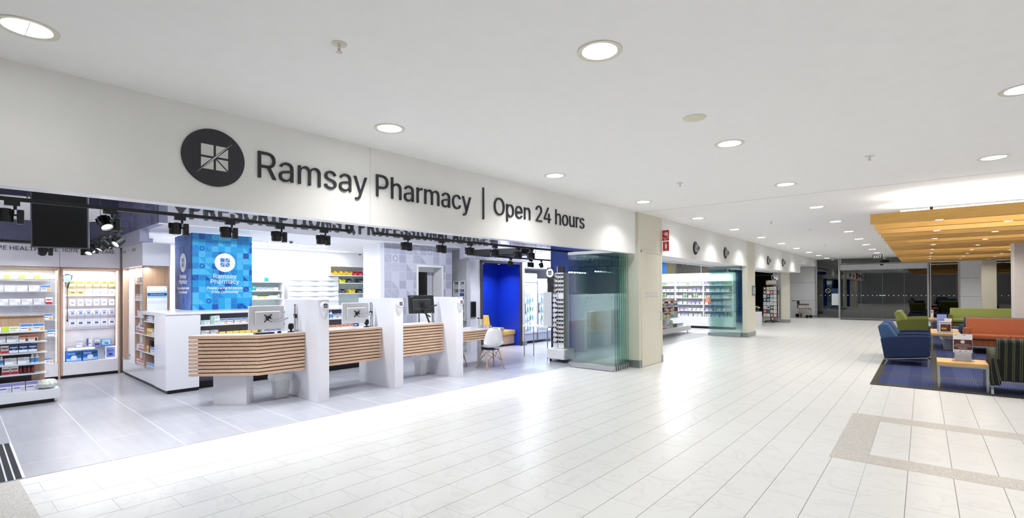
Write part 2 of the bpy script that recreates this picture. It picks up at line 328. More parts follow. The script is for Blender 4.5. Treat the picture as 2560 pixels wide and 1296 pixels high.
GLY = """a765:314,-17 247,-10 186,10 134,42 94,88 68,144 60,212 66,270 85,316 114,352 152,380 197,400 246,414 350,432 459,446 496,452 521,462 537,477 542,501 542,505 537,547 524,583 502,612 471,633 432,646 385,650 335,646 293,634 259,615 231,591 211,565 197,538 81,572 112,633 154,680 205,715 261,738 321,751 381,756 470,746 517,731 562,708 602,675 634,630 655,570 662,494 662,0 544,0 544,102 536,102 495,48 464,23 423,2 374,-12;335,89 397,96 448,115 488,145 518,183 536,226 542,271 542,373 510,358 455,346 394,337 345,330 264,312 230,296 203,274 186,244 181,206 185,171 200,142 224,119 255,103 292,93
b834:451,-16 389,-10 339,7 300,33 271,61 232,115 220,115 220,0 103,0 103,1000 223,1000 223,628 232,628 270,680 299,708 337,733 387,750 450,756 538,744 615,709 679,652 727,575 757,481 767,371 757,261 727,166 679,89 616,32 539,-4;433,92 497,101 549,129 591,172 621,229 639,297 645,372 639,447 621,513 591,569 550,612 497,639 433,648 369,640 317,613 276,572 246,517 228,450 221,372 228,294 246,226 276,170 318,128 370,101
c778:407,-16 312,-4 230,32 161,90 110,167 78,261 67,368 78,478 110,572 161,649 230,707 312,744 407,756 461,752 511,741 558,724 600,700 637,669 668,633 693,591 711,544 595,515 571,568 531,611 476,639 407,648 340,639 285,610 243,565 213,508 195,441 189,368 195,297 213,231 243,174 285,130 340,101 407,91 477,101 532,130 573,174 598,230 713,201 696,153 671,110 639,73 602,42 559,17 512,-1 461,-12
d834:384,-16 296,-4 219,32 155,89 107,166 77,261 67,371 77,481 108,575 156,652 220,709 297,744 385,756 448,750 497,733 536,708 565,680 602,628 611,628 611,1000 731,1000 731,0 615,0 615,115 603,115 564,61 534,33 496,7 446,-10;402,92 465,101 517,128 559,170 589,226 607,294 613,372 607,450 589,517 559,572 518,613 465,640 402,648 337,639 284,612 243,569 213,513 195,447 189,372 195,297 213,229 243,172 285,129 338,101
e794:417,-16 316,-4 230,32 161,90 109,167 78,260 67,367 78,475 109,569 159,647 226,706 308,743 403,756 464,751 522,735 578,709 628,670 670,619 702,554 723,475 730,381 730,333 147,333 147,434 664,434 609,397 603,467 585,528 556,578 516,617 465,641 403,649 341,641 288,616 245,578 214,530 195,474 189,415 189,349 196,273 217,209 251,158 297,121 353,98 417,91 460,94 499,104 532,120 561,143 584,172 601,207 717,179 694,124 659,77 612,38 555,9 490,-10
f499:448,746 448,643 13,643 13,746;158,0 158,848 166,907 188,955 222,993 266,1020 316,1036 368,1042 437,1036 477,1024 447,921 422,928 383,932 336,925 303,904 285,870 279,823 279,0
g836:407,-296 330,-291 263,-274 207,-249 162,-216 126,-178 99,-136 199,-80 239,-130 267,-154 303,-173 349,-187 407,-191 489,-180 555,-148 598,-92 612,-11 612,134 602,134 563,82 534,54 496,31 446,15 383,9 298,20 221,52 157,105 108,177 77,268 67,376 77,484 108,577 157,652 221,709 298,744 385,756 448,750 498,733 537,708 566,680 605,627 615,627 615,746 732,746 732,-17 721,-106 689,-177 637,-230 571,-267 493,-289;403,116 466,124 518,148 559,186 590,238 608,302 614,379 608,454 590,519 560,573 519,614 466,640 403,648 338,639 285,612 243,570 213,516 195,451 189,379 195,305 214,241 244,188 286,149 339,124
h806:223,446 223,0 103,0 103,1000 223,1000 223,565 201,565 243,653 299,712 368,745 447,756 518,748 580,724 631,685 670,631 694,560 702,472 702,0 582,0 582,462 571,540 537,598 483,635 413,647 362,641 316,624 278,595 248,556 230,506
i328:103,0 103,746 223,746 223,0;164,870 133,876 106,894 87,919 81,950 87,981 106,1006 133,1024 164,1030 197,1024 224,1006 242,981 248,950 242,919 224,894 197,876
j328:103,746 223,746 223,-59 218,-123 200,-178 169,-222 127,-254 73,-274 7,-281 -19,-281 -19,-170 4,-170 49,-163 80,-141 97,-106 103,-57;164,870 132,876 105,894 87,919 81,950 87,981 105,1006 132,1024 164,1030 196,1024 223,1006 242,981 248,950 242,919 223,894 196,876
k748:216,268 216,416 237,416 559,746 708,746 362,392 348,392;103,0 103,1000 223,1000 223,0;578,0 291,365 376,450 732,0
l372:274,-5 198,6 145,40 114,93 103,166 103,1000 223,1000 223,194 227,151 236,122 255,107 287,102 315,103 334,107 355,5 318,-2
m1199:103,0 103,746 220,746 221,581 211,581 231,635 260,680 297,715 338,739 384,754 431,759 506,747 565,709 607,652 631,579 614,579 633,631 663,674 702,710 748,737 801,754 858,759 921,752 977,731 1025,695 1063,646 1087,581 1095,501 1095,0 974,0 974,499 963,568 929,615 880,641 823,650 776,644 736,629 703,603 679,570 664,531 659,486 659,0 539,0 539,511 529,567 497,611 450,640 392,650 350,645 310,629 275,604 247,568 229,523 223,468 223,0
n805:223,446 223,0 103,0 103,746 219,746 220,565 201,565 243,653 299,712 368,745 447,756 518,748 580,724 631,685 669,631 694,560 702,472 702,0 582,0 582,462 571,540 537,598 483,635 413,647 362,641 316,624 278,595 248,556 230,506
o816:407,-16 312,-4 230,32 161,90 110,167 78,261 67,368 78,478 110,572 161,649 230,707 312,744 407,756 504,744 587,707 655,649 706,572 738,478 749,368 738,261 706,167 655,90 587,32 504,-4;407,91 476,101 531,130 574,174 604,231 622,297 628,368 622,441 604,507 574,565 531,610 476,639 407,648 340,639 285,610 243,565 213,508 195,441 189,368 195,297 213,231 243,174 285,130 340,101
p834:103,-281 103,746 220,746 220,628 232,628 270,680 299,708 337,733 387,750 450,756 538,744 615,709 679,652 727,575 757,481 767,371 757,261 727,166 679,89 616,32 539,-4 451,-16 389,-10 339,7 301,33 271,61 232,115 223,115 223,-281;433,92 497,101 549,129 591,172 621,229 639,297 645,372 639,447 621,513 591,569 550,612 497,639 433,648 369,640 317,613 276,572 246,517 228,450 221,372 228,294 246,226 276,170 318,128 370,101
q834:731,-281 611,-281 611,115 602,115 564,61 534,33 496,7 446,-10 384,-16 296,-4 219,32 155,89 107,166 77,261 67,371 77,481 108,575 156,652 220,709 297,744 385,756 448,750 497,733 536,708 565,680 603,628 615,628 615,746 731,746;402,92 465,101 517,128 559,170 589,226 607,294 613,372 607,450 589,517 559,572 518,613 465,640 402,648 337,639 284,612 243,569 213,513 195,447 189,372 195,297 213,229 243,172 285,129 338,101
r509:103,0 103,746 219,746 219,631 227,631 255,682 300,722 355,748 419,756 451,756 479,754 479,634 452,638 407,640 357,635 313,618 276,592 247,557 229,515 223,466 223,0
s717:358,-16 285,-10 220,7 166,35 121,74 89,125 70,185 185,209 207,156 244,118 294,97 356,89 426,98 481,122 515,159 527,202 520,238 499,267 465,289 417,305 293,334 205,365 142,409 104,467 92,538 101,599 128,652 170,695 226,728 293,749 368,756 439,750 499,732 548,704 588,667 617,622 637,570 527,545 508,585 477,620 431,645 368,654 307,646 257,623 224,588 213,545 221,507 244,478 282,456 338,438 451,411 540,381 602,337 639,280 651,209 642,147 614,93 570,47 511,13 439,-9
t447:401,746 401,643 13,643 13,746;128,926 248,926 248,192 253,150 267,120 294,104 335,98 364,100 397,105 419,3 377,-5 331,-8 245,4 181,42 141,102 128,183
u806:358,-10 288,-2 226,21 175,60 136,115 111,186 103,273 103,746 223,746 223,283 235,206 269,147 323,111 393,99 444,104 490,122 528,151 557,190 576,240 582,300 582,746 702,746 702,0 586,0 586,181 604,181 562,92 505,33 437,1
v765:319,0 34,746 166,746 325,305 367,171 404,41 362,41 399,171 440,305 599,746 730,746 445,0
w1115:270,0 44,746 171,746 262,420 302,268 344,81 324,81 365,265 405,420 495,746 622,746 711,420 750,267 791,81 769,81 812,266 852,420 944,746 1070,746 844,0 724,0 627,338 599,442 571,551 544,664 571,664 544,551 516,442 487,338 391,0
x744:41,0 337,429 336,336 56,746 197,746 290,601 352,498 407,405 345,405 398,498 458,601 554,746 691,746 410,332 410,421 703,0 564,0 454,168 393,267 340,357 402,357 351,267 291,168 180,0
y765:93,-272 121,-168 140,-172 174,-177 204,-175 231,-165 256,-145 278,-114 296,-70 319,-3 34,746 166,746 325,305 367,170 404,41 361,41 398,171 440,305 600,746 730,746 401,-114 376,-167 347,-210 313,-243 274,-267 230,-281 180,-285 127,-281
z748:82,0 82,90 499,628 499,635 94,635 94,746 654,746 654,650 248,118 248,111 666,111 666,0
A943:32,0 396,1000 543,1000 910,0 777,0 564,595 519,732 456,940 482,940 418,729 374,595 167,0;216,279 216,391 727,391 727,279
B897:118,0 118,1000 474,1000 569,991 646,964 706,923 749,869 774,805 783,735 777,677 760,629 734,591 700,562 661,540 619,524 619,515 667,506 714,483 756,447 791,399 814,340 821,268 813,196 787,131 742,77 677,35 592,9 485,0;245,112 481,112 581,123 648,157 686,207 699,268 692,317 673,361 642,399 601,429 549,447 488,454 245,454;245,561 468,561 520,566 566,582 605,608 635,642 654,683 660,732 649,793 614,843 556,877 472,888 245,888
C1003:526,-13 403,2 295,49 205,125 137,227 94,352 79,499 94,647 137,773 205,875 295,951 403,998 526,1013 599,1008 669,991 733,964 790,926 840,879 880,822 910,758 930,685 803,685 788,733 765,776 737,812 702,842 663,866 620,883 574,893 526,896 438,884 361,850 296,793 246,715 214,617 203,499 214,382 246,284 296,207 361,150 439,116 526,104 574,107 620,118 663,135 702,158 737,188 765,225 788,267 803,315 930,315 911,243 881,178 840,122 791,74 734,37 669,9 600,-8
D987:430,0 189,0 189,112 422,112 534,124 625,159 695,216 745,293 775,389 785,502 775,614 745,709 696,785 628,842 541,876 434,888 183,888 183,1000 443,1000 579,985 693,940 785,868 852,769 894,646 907,502 893,357 852,233 783,134 689,60 571,15;245,1000 245,0 118,0 118,1000
E823:118,0 118,1000 732,1000 732,888 245,888 245,562 699,562 699,450 245,450 245,112 738,112 738,0
F806:118,0 118,1000 726,1000 726,888 245,888 245,547 681,547 681,435 245,435 245,0
G1023:528,-13 403,2 294,49 204,125 136,227 93,353 79,499 93,647 136,773 203,875 293,951 400,998 521,1013 597,1008 669,990 735,961 793,922 842,874 883,818 913,755 932,685 802,685 784,732 761,773 733,809 700,839 662,864 620,882 573,892 521,896 436,884 360,850 295,793 246,715 214,617 203,499 214,382 246,285 296,207 362,150 440,116 528,104 608,113 678,140 735,183 779,242 806,314 815,398 854,391 556,391 556,503 940,503 940,393 926,278 886,179 823,97 740,37 641,-1
H1016:118,0 118,1000 245,1000 245,568 771,568 771,1000 898,1000 898,0 771,0 771,456 245,456 245,0
I591:61,0 61,112 232,112 232,888 61,888 61,1000 530,1000 530,888 359,888 359,112 530,112 530,0
J779:364,-13 244,6 148,64 86,159 65,286 65,340 192,340 192,286 204,205 239,146 294,110 364,98 433,110 487,146 522,205 534,286 534,1000 661,1000 661,286 640,159 578,64 483,6
K917:205,286 205,425 273,513 343,596 416,677 715,1000 881,1000 454,542 448,543;118,0 118,1000 245,1000 245,657 244,442 245,380 245,0;732,0 369,509 448,608 882,0
L772:118,0 118,1000 245,1000 245,112 710,112 710,0
M1235:118,0 118,1000 298,1000 545,368 565,312 588,241 612,165 632,96 604,96 625,162 649,238 672,311 693,368 936,1000 1116,1000 1116,0 991,0 991,572 992,643 993,725 995,812 997,899 1008,899 978,805 947,713 919,633 896,572 672,0 562,0 335,572 313,631 285,710 254,801 220,899 234,899 236,818 238,731 239,646 240,572 240,0
N1029:118,0 118,1000 268,1000 674,359 713,296 762,210 813,108 796,105 788,213 785,309 784,383 784,1000 911,1000 911,0 760,0 397,570 349,650 291,749 211,889 234,892 240,754 244,645 246,572 246,0
O1048:525,-13 403,2 296,49 206,125 137,227 94,352 79,499 94,647 137,773 206,875 296,951 403,998 525,1013 647,998 754,951 844,875 912,773 955,647 969,499 955,352 912,227 844,125 754,49 647,2;525,104 610,115 687,149 752,205 803,283 835,382 846,499 835,618 803,717 752,795 687,851 610,885 525,896 439,885 362,850 297,794 246,716 214,618 203,499 214,382 246,284 297,206 362,150 439,115
P874:118,0 118,1000 245,1000 245,0;215,1000 462,1000 568,990 653,958 719,909 766,845 794,769 803,683 794,598 766,522 719,457 653,407 568,376 462,365 215,365 215,477 457,477 528,483 584,503 626,535 655,577 672,627 677,683 672,740 655,789 626,831 584,862 527,882 456,889 215,889
Q1048:482,313 615,313 726,166 754,128 921,-94 788,-94 679,52 651,90;525,-13 403,2 296,49 206,125 137,227 94,352 79,499 94,647 137,773 206,875 296,951 403,998 525,1013 647,998 754,951 844,875 912,773 955,647 969,499 955,352 912,227 844,125 754,49 647,2;525,104 610,115 687,149 752,205 803,283 835,382 846,499 835,618 803,717 752,795 687,851 610,885 525,896 439,885 362,850 297,794 246,716 214,618 203,499 214,382 246,284 297,206 362,150 439,115
R883:118,0 118,1000 245,1000 245,0;215,1000 464,1000 569,990 655,960 721,913 767,851 795,777 805,692 795,607 767,534 721,473 654,427 569,398 464,389 215,389 215,501 459,501 530,507 585,524 627,553 656,591 673,637 679,692 673,748 656,796 627,835 585,864 529,882 458,889 215,889;694,0 452,450 595,450 841,0
S878:440,-17 338,-9 251,18 179,61 126,118 90,188 75,268 205,268 217,216 243,172 280,139 327,115 381,101 440,97 504,102 562,118 610,145 648,181 671,224 679,274 673,317 653,352 622,379 582,402 481,437 361,470 251,512 169,568 119,641 102,732 113,811 147,880 201,936 270,979 353,1005 446,1013 540,1005 621,978 689,936 741,882 775,817 788,743 663,743 642,810 594,860 526,891 442,901 382,896 329,880 285,855 253,822 233,783 226,738 234,692 257,656 292,627 333,606 417,577 519,549 612,518 660,496 705,467 744,432 776,388 796,336 803,272 792,195 760,125 707,66 636,21 546,-8
T882:62,888 62,1000 819,1000 819,888 505,888 505,0 379,0 379,888
U1017:509,-16 398,-5 303,30 225,85 166,157 130,243 118,340 118,1000 244,1000 244,350 252,282 277,222 315,172 368,134 433,109 509,101 585,109 650,134 702,172 740,222 764,282 772,350 772,1000 899,1000 899,340 887,243 850,157 792,85 714,30 619,-5
V943:401,0 32,1000 166,1000 378,405 423,270 487,60 461,60 525,271 569,405 776,1000 910,1000 546,0
W1349:305,0 32,1000 162,1000 321,385 345,286 367,184 387,78 372,78 393,184 415,286 440,385 602,1000 746,1000 907,385 933,286 956,184 977,78 960,78 981,184 1003,286 1028,385 1186,1000 1316,1000 1042,0 895,0 723,635 691,769 660,934 687,934 658,776 625,635 453,0
X932:36,0 427,559 427,464 58,1000 205,1000 350,787 401,710 439,647 479,574 456,574 495,646 534,710 587,787 734,1000 877,1000 509,470 509,564 896,0 750,0 574,254 528,324 491,384 453,454 481,454 443,386 405,326 357,254 180,0
Y928:400,0 400,409 32,1000 179,1000 378,677 437,574 491,453 440,453 494,576 551,677 749,1000 895,1000 527,409 527,0
Z862:82,0 82,91 538,757 602,846 670,935 684,893 561,889 438,888 79,888 79,1000 780,1000 780,907 332,253 263,158 191,65 177,107 299,111 421,112 785,112 785,0
0891:446,-13 342,2 255,47 186,122 135,223 104,349 94,499 104,649 136,776 187,878 256,952 343,998 446,1013 548,998 635,952 704,878 755,776 786,649 797,499 786,349 755,223 705,122 636,47 549,2;446,97 513,109 570,145 616,203 649,283 669,382 676,499 669,618 649,717 616,797 570,855 513,891 446,903 377,891 320,855 275,797 242,717 222,618 215,499 222,382 242,283 275,203 320,145 377,109
1891:150,0 150,107 768,107 768,0;542,1000 542,0 417,0 417,881 411,881 169,703 169,839 390,1000
2891:126,0 126,93 460,450 555,555 587,600 611,642 625,685 630,730 623,780 605,823 575,857 537,883 491,898 440,903 385,897 339,880 301,851 273,813 255,766 250,711 129,711 139,796 169,869 218,930 281,976 357,1004 442,1013 527,1004 601,976 663,932 710,875 739,808 749,732 744,677 729,624 702,569 660,508 525,353 300,119 300,111 765,111 765,0
3891:428,-13 341,-5 261,19 192,59 138,113 102,180 86,259 215,259 226,211 249,171 282,139 325,116 374,103 430,98 488,103 541,119 585,146 618,183 640,229 647,285 641,337 621,386 588,427 540,459 476,480 395,487 308,487 308,588 566,881 566,889 137,889 137,1000 732,1000 732,905 415,547 415,568 518,567 606,542 677,498 729,437 762,365 772,285 761,202 728,130 676,70 607,24 523,-4
4891:78,207 78,311 485,1000 611,1000 213,326 213,319 812,319 812,207;554,0 554,238 554,287 554,624 674,624 674,0
5891:435,-13 350,-5 275,22 212,64 163,118 130,183 117,256 240,256 250,213 271,175 302,143 341,118 385,103 435,98 492,105 543,127 585,160 617,205 638,258 644,319 637,380 616,435 583,480 540,515 488,537 428,544 378,540 329,528 285,508 252,483 132,497 189,1000 720,1000 720,889 296,889 263,593 268,593 305,619 349,639 399,651 451,656 517,649 578,631 632,601 678,561 716,511 745,454 763,390 768,321 758,229 725,149 674,81 607,30 526,-3
6891:445,-13 357,-3 280,29 215,79 166,146 135,227 125,318 133,392 157,470 201,560 270,669 496,1000 633,1000 297,513 286,513 302,541 324,565 352,587 385,603 421,614 462,617 547,608 621,579 681,533 727,471 755,396 764,309 754,221 723,143 674,78 609,28 532,-3;445,95 500,102 548,123 587,156 618,199 637,251 644,309 637,368 618,419 587,462 548,494 500,515 445,521 390,515 342,495 302,463 271,420 252,370 246,311 252,252 271,200 302,156 342,123 390,102
7891:191,0 636,881 636,889 122,889 122,1000 768,1000 768,882 324,0
8891:445,-13 350,-4 266,22 198,65 146,121 113,189 102,266 108,327 128,384 158,433 199,474 246,504 300,520 300,525 234,554 182,605 149,672 138,748 148,820 178,884 225,938 287,979 361,1005 445,1013 528,1005 602,979 663,938 710,884 740,820 750,748 739,672 706,605 655,554 591,525 591,520 643,504 690,474 730,433 761,384 781,327 788,266 777,189 744,121 692,65 623,22 540,-4;445,97 507,102 560,118 603,145 635,180 655,223 662,272 655,325 634,371 600,409 556,438 504,456 445,462 385,456 333,438 289,409 255,371 234,325 227,272 233,223 253,180 285,145 329,118 382,102;445,569 495,574 539,590 576,616 604,650 622,691 628,738 622,785 605,826 577,859 541,884 496,899 445,904 393,899 349,884 312,859 284,826 267,785 261,738 267,691 284,650 312,616 349,590 394,574
9891:444,1013 532,1003 610,971 674,921 723,854 754,773 764,682 756,608 733,530 688,440 619,331 394,0 256,0 593,487 604,487 588,459 565,435 537,413 505,397 468,386 428,383 343,392 269,421 209,467 163,529 134,604 125,691 135,780 166,858 216,922 280,972 357,1003;444,905 390,898 342,877 302,844 272,801 253,749 246,691 253,632 272,581 302,538 342,506 390,485 444,479 499,485 548,505 588,537 618,580 637,631 644,689 637,748 618,800 588,844 548,877 500,898
&870:825,-70 496,321 585,395 914,4;535,275 236,625 325,700 624,350;256,591 197,747 306,789 365,633;199,723 234,891 348,867 313,699;223,872 352,993 432,908 303,787;335,985 495,998 505,883 345,870;474,1003 615,920 556,820 415,903;608,930 654,767 542,735 496,898;655,784 591,639 485,686 549,831;611,667 476,547 399,633 534,753;517,578 237,395 173,492 453,675;292,440 150,298 68,380 210,522;193,378 159,209 45,232 79,401;153,297 215,121 105,83 43,259;159,195 308,90 241,-5 92,100;224,120 424,106 416,-10 216,4;338,90 523,175 572,70 387,-15;457,127 618,301 703,223 542,49;575,230 654,467 765,430 686,193
|491:278,1322 278,-322 173,-322 173,1322
,369:74,-235 133,140 269,140 166,-235
.369:187,-9 153,-2 124,17 104,46 97,81 104,115 124,144 153,164 187,170 222,164 251,144 271,115 277,81 271,46 251,17 222,-2
-891:662,481 662,369 224,369 224,481"""
_G = {}
for ln in GLY.split('\n'):
    ch, rest = ln[0], ln[1:]; ad, cs = rest.split(':')
    _G[ch] = (int(ad), [[tuple(int(q)/1000 for q in p.split(',')) for p in c.split(' ')] for c in cs.split(';')])
from mathutils.geometry import tessellate_polygon
def lettering(body, h, extr=.004, bold=0, align='LEFT', width=None, slant=0):
    """solid letters in the local Y (reading) / Z (up) plane facing +X, base line at z=0"""
    vs = []; fs = []; pen = 0
    for ch in body:
        if ch == ' ': pen += 340; continue
        adv, cs = _G[ch]; loops = []
        for c in cs:
            n = len(c)
            if bold:
                q = []
                for i in range(n):
                    a0, a1, a2 = Vector(c[i-1]), Vector(c[i]), Vector(c[(i+1) % n])
                    d1 = (a1-a0).normalized(); d2 = (a2-a1).normalized(); nn = Vector((d1.y+d2.y, -d1.x-d2.x))
                    if nn.length < .1: nn = Vector((d1.y, -d1.x))
                    k = max(.5, nn.length/2); nn.normalize(); q.append(tuple(a1-nn*bold/k*BS))
                c = q
            loops.append([Vector((x+slant*z, z, 0)) for x, z in c])
        def area(l): return sum(l[i-1].x*l[i].y-l[i].x*l[i-1].y for i in range(len(l)))/2
        def inside(p, l):
            r = False
            for i in range(len(l)):
                a, c = l[i-1], l[i]
                if (a.y > p.y) != (c.y > p.y) and p.x < (c.x-a.x)*(p.y-a.y)/(c.y-a.y)+a.x: r = not r
            return r
        sg = area(max(loops, key=lambda l: abs(area(l)))) > 0
        for ou_ in [l for l in loops if (area(l) > 0) == sg]:
            grp = [ou_]+[l for l in loops if (area(l) > 0) != sg and inside(l[0], ou_)]
            b = len(vs); flat = [p for l in grp for p in l]; n = len(flat)
            tr = tessellate_polygon(grp)
            vs += [(0, (p.x+pen/1000), p.y) for p in flat]+[(extr, (p.x+pen/1000), p.y) for p in flat]
            fs += [(b+i, b+j, b+k) for i, j, k in tr]+[(b+n+k, b+n+j, b+n+i) for i, j, k in tr]
            o = b
            for l in grp:
                m = len(l); fs += [(o+i, o+(i+1) % m, o+n+(i+1) % m, o+n+i) for i in range(m)]; o += m
        pen += adv+bold*1000*1.2
    x0, x1 = min(v[1] for v in vs), max(v[1] for v in vs)
    wx = width/(x1-x0) if width else h
    off = x0 if align == 'LEFT' else (x0+x1)/2
    return [(v[0], (v[1]-off)*wx, v[2]*h) for v in vs], fs
BS = 1
def addtext(mb, m, body, h, M, **k):
    v, f = lettering(body, h, **k); mb.add(v, f, m, M); return mb
def T(x, y, z): return Matrix.Translation((x, y, z))
def RZ(a): return Matrix.Rotation(a, 4, 'Z')
def symbol(mb, s, m, M, th=.003):
    """square window symbol with a slash, local Y/Z plane facing +X, half size s"""
    g = .09; h = .13
    P = [[(-1, g), (-g, g), (-g, 1), (-1, 1)],
         [(g, g+h), (g, 1), (1-h, 1)], [(g+h, g), (1, g), (1, 1-h)],
         [(-g, -g-h), (-g, -1), (-1+h, -1)], [(-g-h, -g), (-1, -g), (-1, -1+h)],
         [(g+h*.6, -g), (1, -g), (1, -1+h*.6)], [(g, -g-h*.6), (g, -1), (1-h*.6, -1)],
         [(-1.35, -1.42), (-.06, 0), (1.35, 1.42), (.06, -.02)]]
    for p in P: mb.prism([(a*s, b*s) for a, b in p], 0, th, m, axis='x', M=M)
    return mb
ORD = ['first', 'second', 'third', 'fourth', 'fifth', 'sixth', 'seventh', 'eighth', 'ninth', 'tenth', 'eleventh', 'twelfth', 'thirteenth', 'fourteenth', 'fifteenth', 'sixteenth', 'seventeenth', 'eighteenth', 'nineteenth', 'twentieth', 'twenty-first', 'twenty-second', 'twenty-third', 'twenty-fourth', 'twenty-fifth', 'twenty-sixth', 'twenty-seventh', 'twenty-eighth', 'twenty-ninth', 'thirtieth', 'thirty-first', 'thirty-second', 'thirty-third', 'thirty-fourth', 'thirty-fifth', 'thirty-sixth']
# ================================================================ STRUCTURE
CEIL = 3.18
struct('floor', MB().box(-15, 8, -6, 60, -.1, 0, floormat()))
XE = -5.975
struct('floor', MB().box(-15, XE, -3, 9.62, -.05, .003, shopfloormat()), shop=True)
GR = granitemat()
struct('trim_1', MB().box(-.70, -.41, 5.556, 7.70, 0, .0015, GR).box(-.409, 4.5, 5.558, 5.860, 0, .0015, GR).box(-.409, 4.5, 7.395, 7.70, 0, .0015, GR))
struct('trim_2', MB().box(-5.94, -2.6, -3, .575, 0, .0015, GR))
struct('ceiling', MB().box(-4.9, 8, -6, 60, CEIL, CEIL+.1, CEILM))
struct('trim_3', MB().box(-4.4, 8, 9.5, 9.506, CEIL-.0015, CEIL, mat('shadow_joint', '#8f8d8a', .8)))
struct('wall_right', MB().box(7.9, 8, -6, 31.5, 0, CEIL, WMATT))  # unseen wall added on the open right side for bounce light
struct('wall_back', MB().box(-15, 8, -6.1, -6, 0, 3.7, WMATT))  # unseen wall behind the camera, added to bounce light forward
# shop front bulkhead
bk = MB().box(-4.9, -4.765, -3.2, 9.16, 2.336, CEIL, BULK).box(-4.92, -4.76, -3.2, 9.16, 2.325, 2.336, mat('edge_trim', '#f0f0f4', .3))  # pale bottom strip paints in the lit underside as a white line
bk.box(-4.766, -4.7645, 3.045, 3.048, 2.337, CEIL, mat('panel_joint', '#aeb0ac', .7))
struct('wall_front', bk, shop=True)
# pillar with service door
pl_ = MB().box(-4.9, -4.45, 9.42, 10.60, 0, CEIL, CREAM)
struct('wall_pillar', pl_)
dr = bpy.data.objects.new('door_1', MB().box(-4.451, -4.432, 9.55, 10.45, .012, 2.375, CREAM).mesh('door_1')); COL.objects.link(dr); dr['kind'] = 'structure'
part('door_frame', MB().box(-4.45, -4.426, 9.52, 9.55, 0, 2.4, CREAM).box(-4.45, -4.426, 10.45, 10.48, 0, 2.4, CREAM).box(-4.45, -4.42, 9.52, 10.48, 2.375, 2.41, CREAM), dr)
part('door_handle', MB().tube([(-4.432, 10.36, .93), (-4.39, 10.36, .94), (-4.385, 10.36, 1.02), (-4.39, 10.36, 1.10), (-4.432, 10.36, 1.11)], .008, CHROME), dr, 'chrome pull handle')
lt = MB()
addtext(lt, mat('pale_letter', '#b9bfd0', .5), 'FIRE HOSE REEL', .04, T(-4.432, 9.99, 1.50), extr=.001, align='CENTER', width=.62)
addtext(lt, mat('pale_letter'), 'FIRE EXTINGUISHER', .04, T(-4.432, 9.99, 1.43), extr=.001, align='CENTER', width=.66)
part('door_lettering', lt, dr)
struct('baseboard_left', MB().box(-4.92, -4.44, 9.405, 9.42, 0, .15, STEEL).box(-4.45, -4.44, 9.42, 9.52, 0, .15, STEEL).box(-4.45, -4.44, 10.48, 10.60, 0, .15, STEEL))
# second shop bulkhead
struct('wall_left', MB().box(-4.6, -4.45, 10.6, 17.5, 2.35, CEIL, BULK).box(-5.6, -4.6, 10.6, 18.4, 2.36, 2.46, WMATT).box(-4.6, -4.44, 17.5, 18.48, 0, CEIL, CREAM).box(-4.6, -4.45, 18.48, 26.75, 2.35, CEIL, BULK).box(-5.7, -4.6, 18.48, 26.75, 2.36, 2.46, WMATT)
       .box(-4.6, -4.45, 26.75, 31.4, 2.80, CEIL, BULK).box(-7.5, -4.6, 26.75, 31.4, 2.8, 2.9, WMATT))
struct('trim_4', MB().box(-5.3, -5.285, 10.6, 26.7, 2.352, 2.361, mat('shadow_joint')))
struct('baseboard_left', MB().box(-4.61, -4.43, 17.49, 18.49, 0, .15, STEEL))
struct('wall_column', MB().box(-5.15, -4.85, 26.1, 26.55, 0, 2.4, CREAM).box(-5.5, -5.15, 26.2, 26.6, 0, 2.4, GREYP).box(-5.16, -4.84, 26.09, 26.56, 0, .15, STEEL))
# far end: grey clad wall, entrance glass
gw = MB().box(-5.75, -4.47, 31.5, 31.6, 0, 2.82, GREYP)
for z in (.93, 1.92): gw.box(-5.75, -4.47, 31.497, 31.5, z, z+.012, mat('panel_gap', '#6d6f72', .7))
gw.box(1.36, 2.12, 31.35, 31.6, 0, CEIL, GREYP)
for z in (1.18, 2.05): gw.box(1.36, 2.12, 31.347, 31.35, z, z+.012, mat('panel_gap'))
gw.box(1.34, 1.36, 31.33, 31.6, 0, CEIL, ALU)
struct('wall_end', gw)
def glazing(name, x0, x1, z0, z1, y=31.42):
    o = struct(name, MB().box(x0, x1, y, y+.012, z0, z1, NIGHT))
    fr = MB().box(x0, x0+.05, y-.06, y+.06, z0, z1, ALU).box(x1-.05, x1, y-.06, y+.06, z0, z1, ALU).box(x0, x1, y-.03, y+.03, z0, z0+.03, ALU).box(x0, x1, y-.03, y+.03, z1-.03, z1, ALU)
    part('window_frame', fr, o); return o
dot = mat('white_dot', '#dfe3e6', .5)
g1 = glazing('window_1', -4.47, -3.40, 0, CEIL)
part('safety_dots', (lambda m: [m.tube([(x, 31.416, 1.23), (x, 31.414, 1.23)], .022, dot, 8) for x in (-4.25, -4.05, -3.85, -3.62)] and m)(MB()), g1)
g2 = glazing('window_2', -3.36, .22, 2.86, CEIL)
part('glazing_joint', MB().box(-1.585, -1.575, 31.41, 31.42, 2.86, CEIL, mat('panel_gap')), g2)
g3 = glazing('window_3', .27, 1.34, 0, CEIL)
part('safety_dots', (lambda m: [m.tube([(x, 31.416, 1.23), (x, 31.414, 1.23)], .022, dot, 8) for x in (.42, .6, .78, .96, 1.14)] and m)(MB()), g3)
g4 = glazing('window_4', 2.12, 7.9, 0, CEIL)
part('safety_dots', (lambda m: [m.tube([(x, 31.416, 1.23), (x, 31.414, 1.23)], .022, dot, 8) for x in (2.75, 2.97, 3.2)] and m)(MB()), g4)
g5 = glazing('window_5', -9.5, -5.75, 0, 2.4)
dd = bpy.data.objects.new('door_2', MB().box(-3.36, .22, 31.30, 31.44, 2.55, 2.86, mat('door_header_grey', '#c9cacf', .35)).mesh('door_2')); COL.objects.link(dd); dd['kind'] = 'structure'
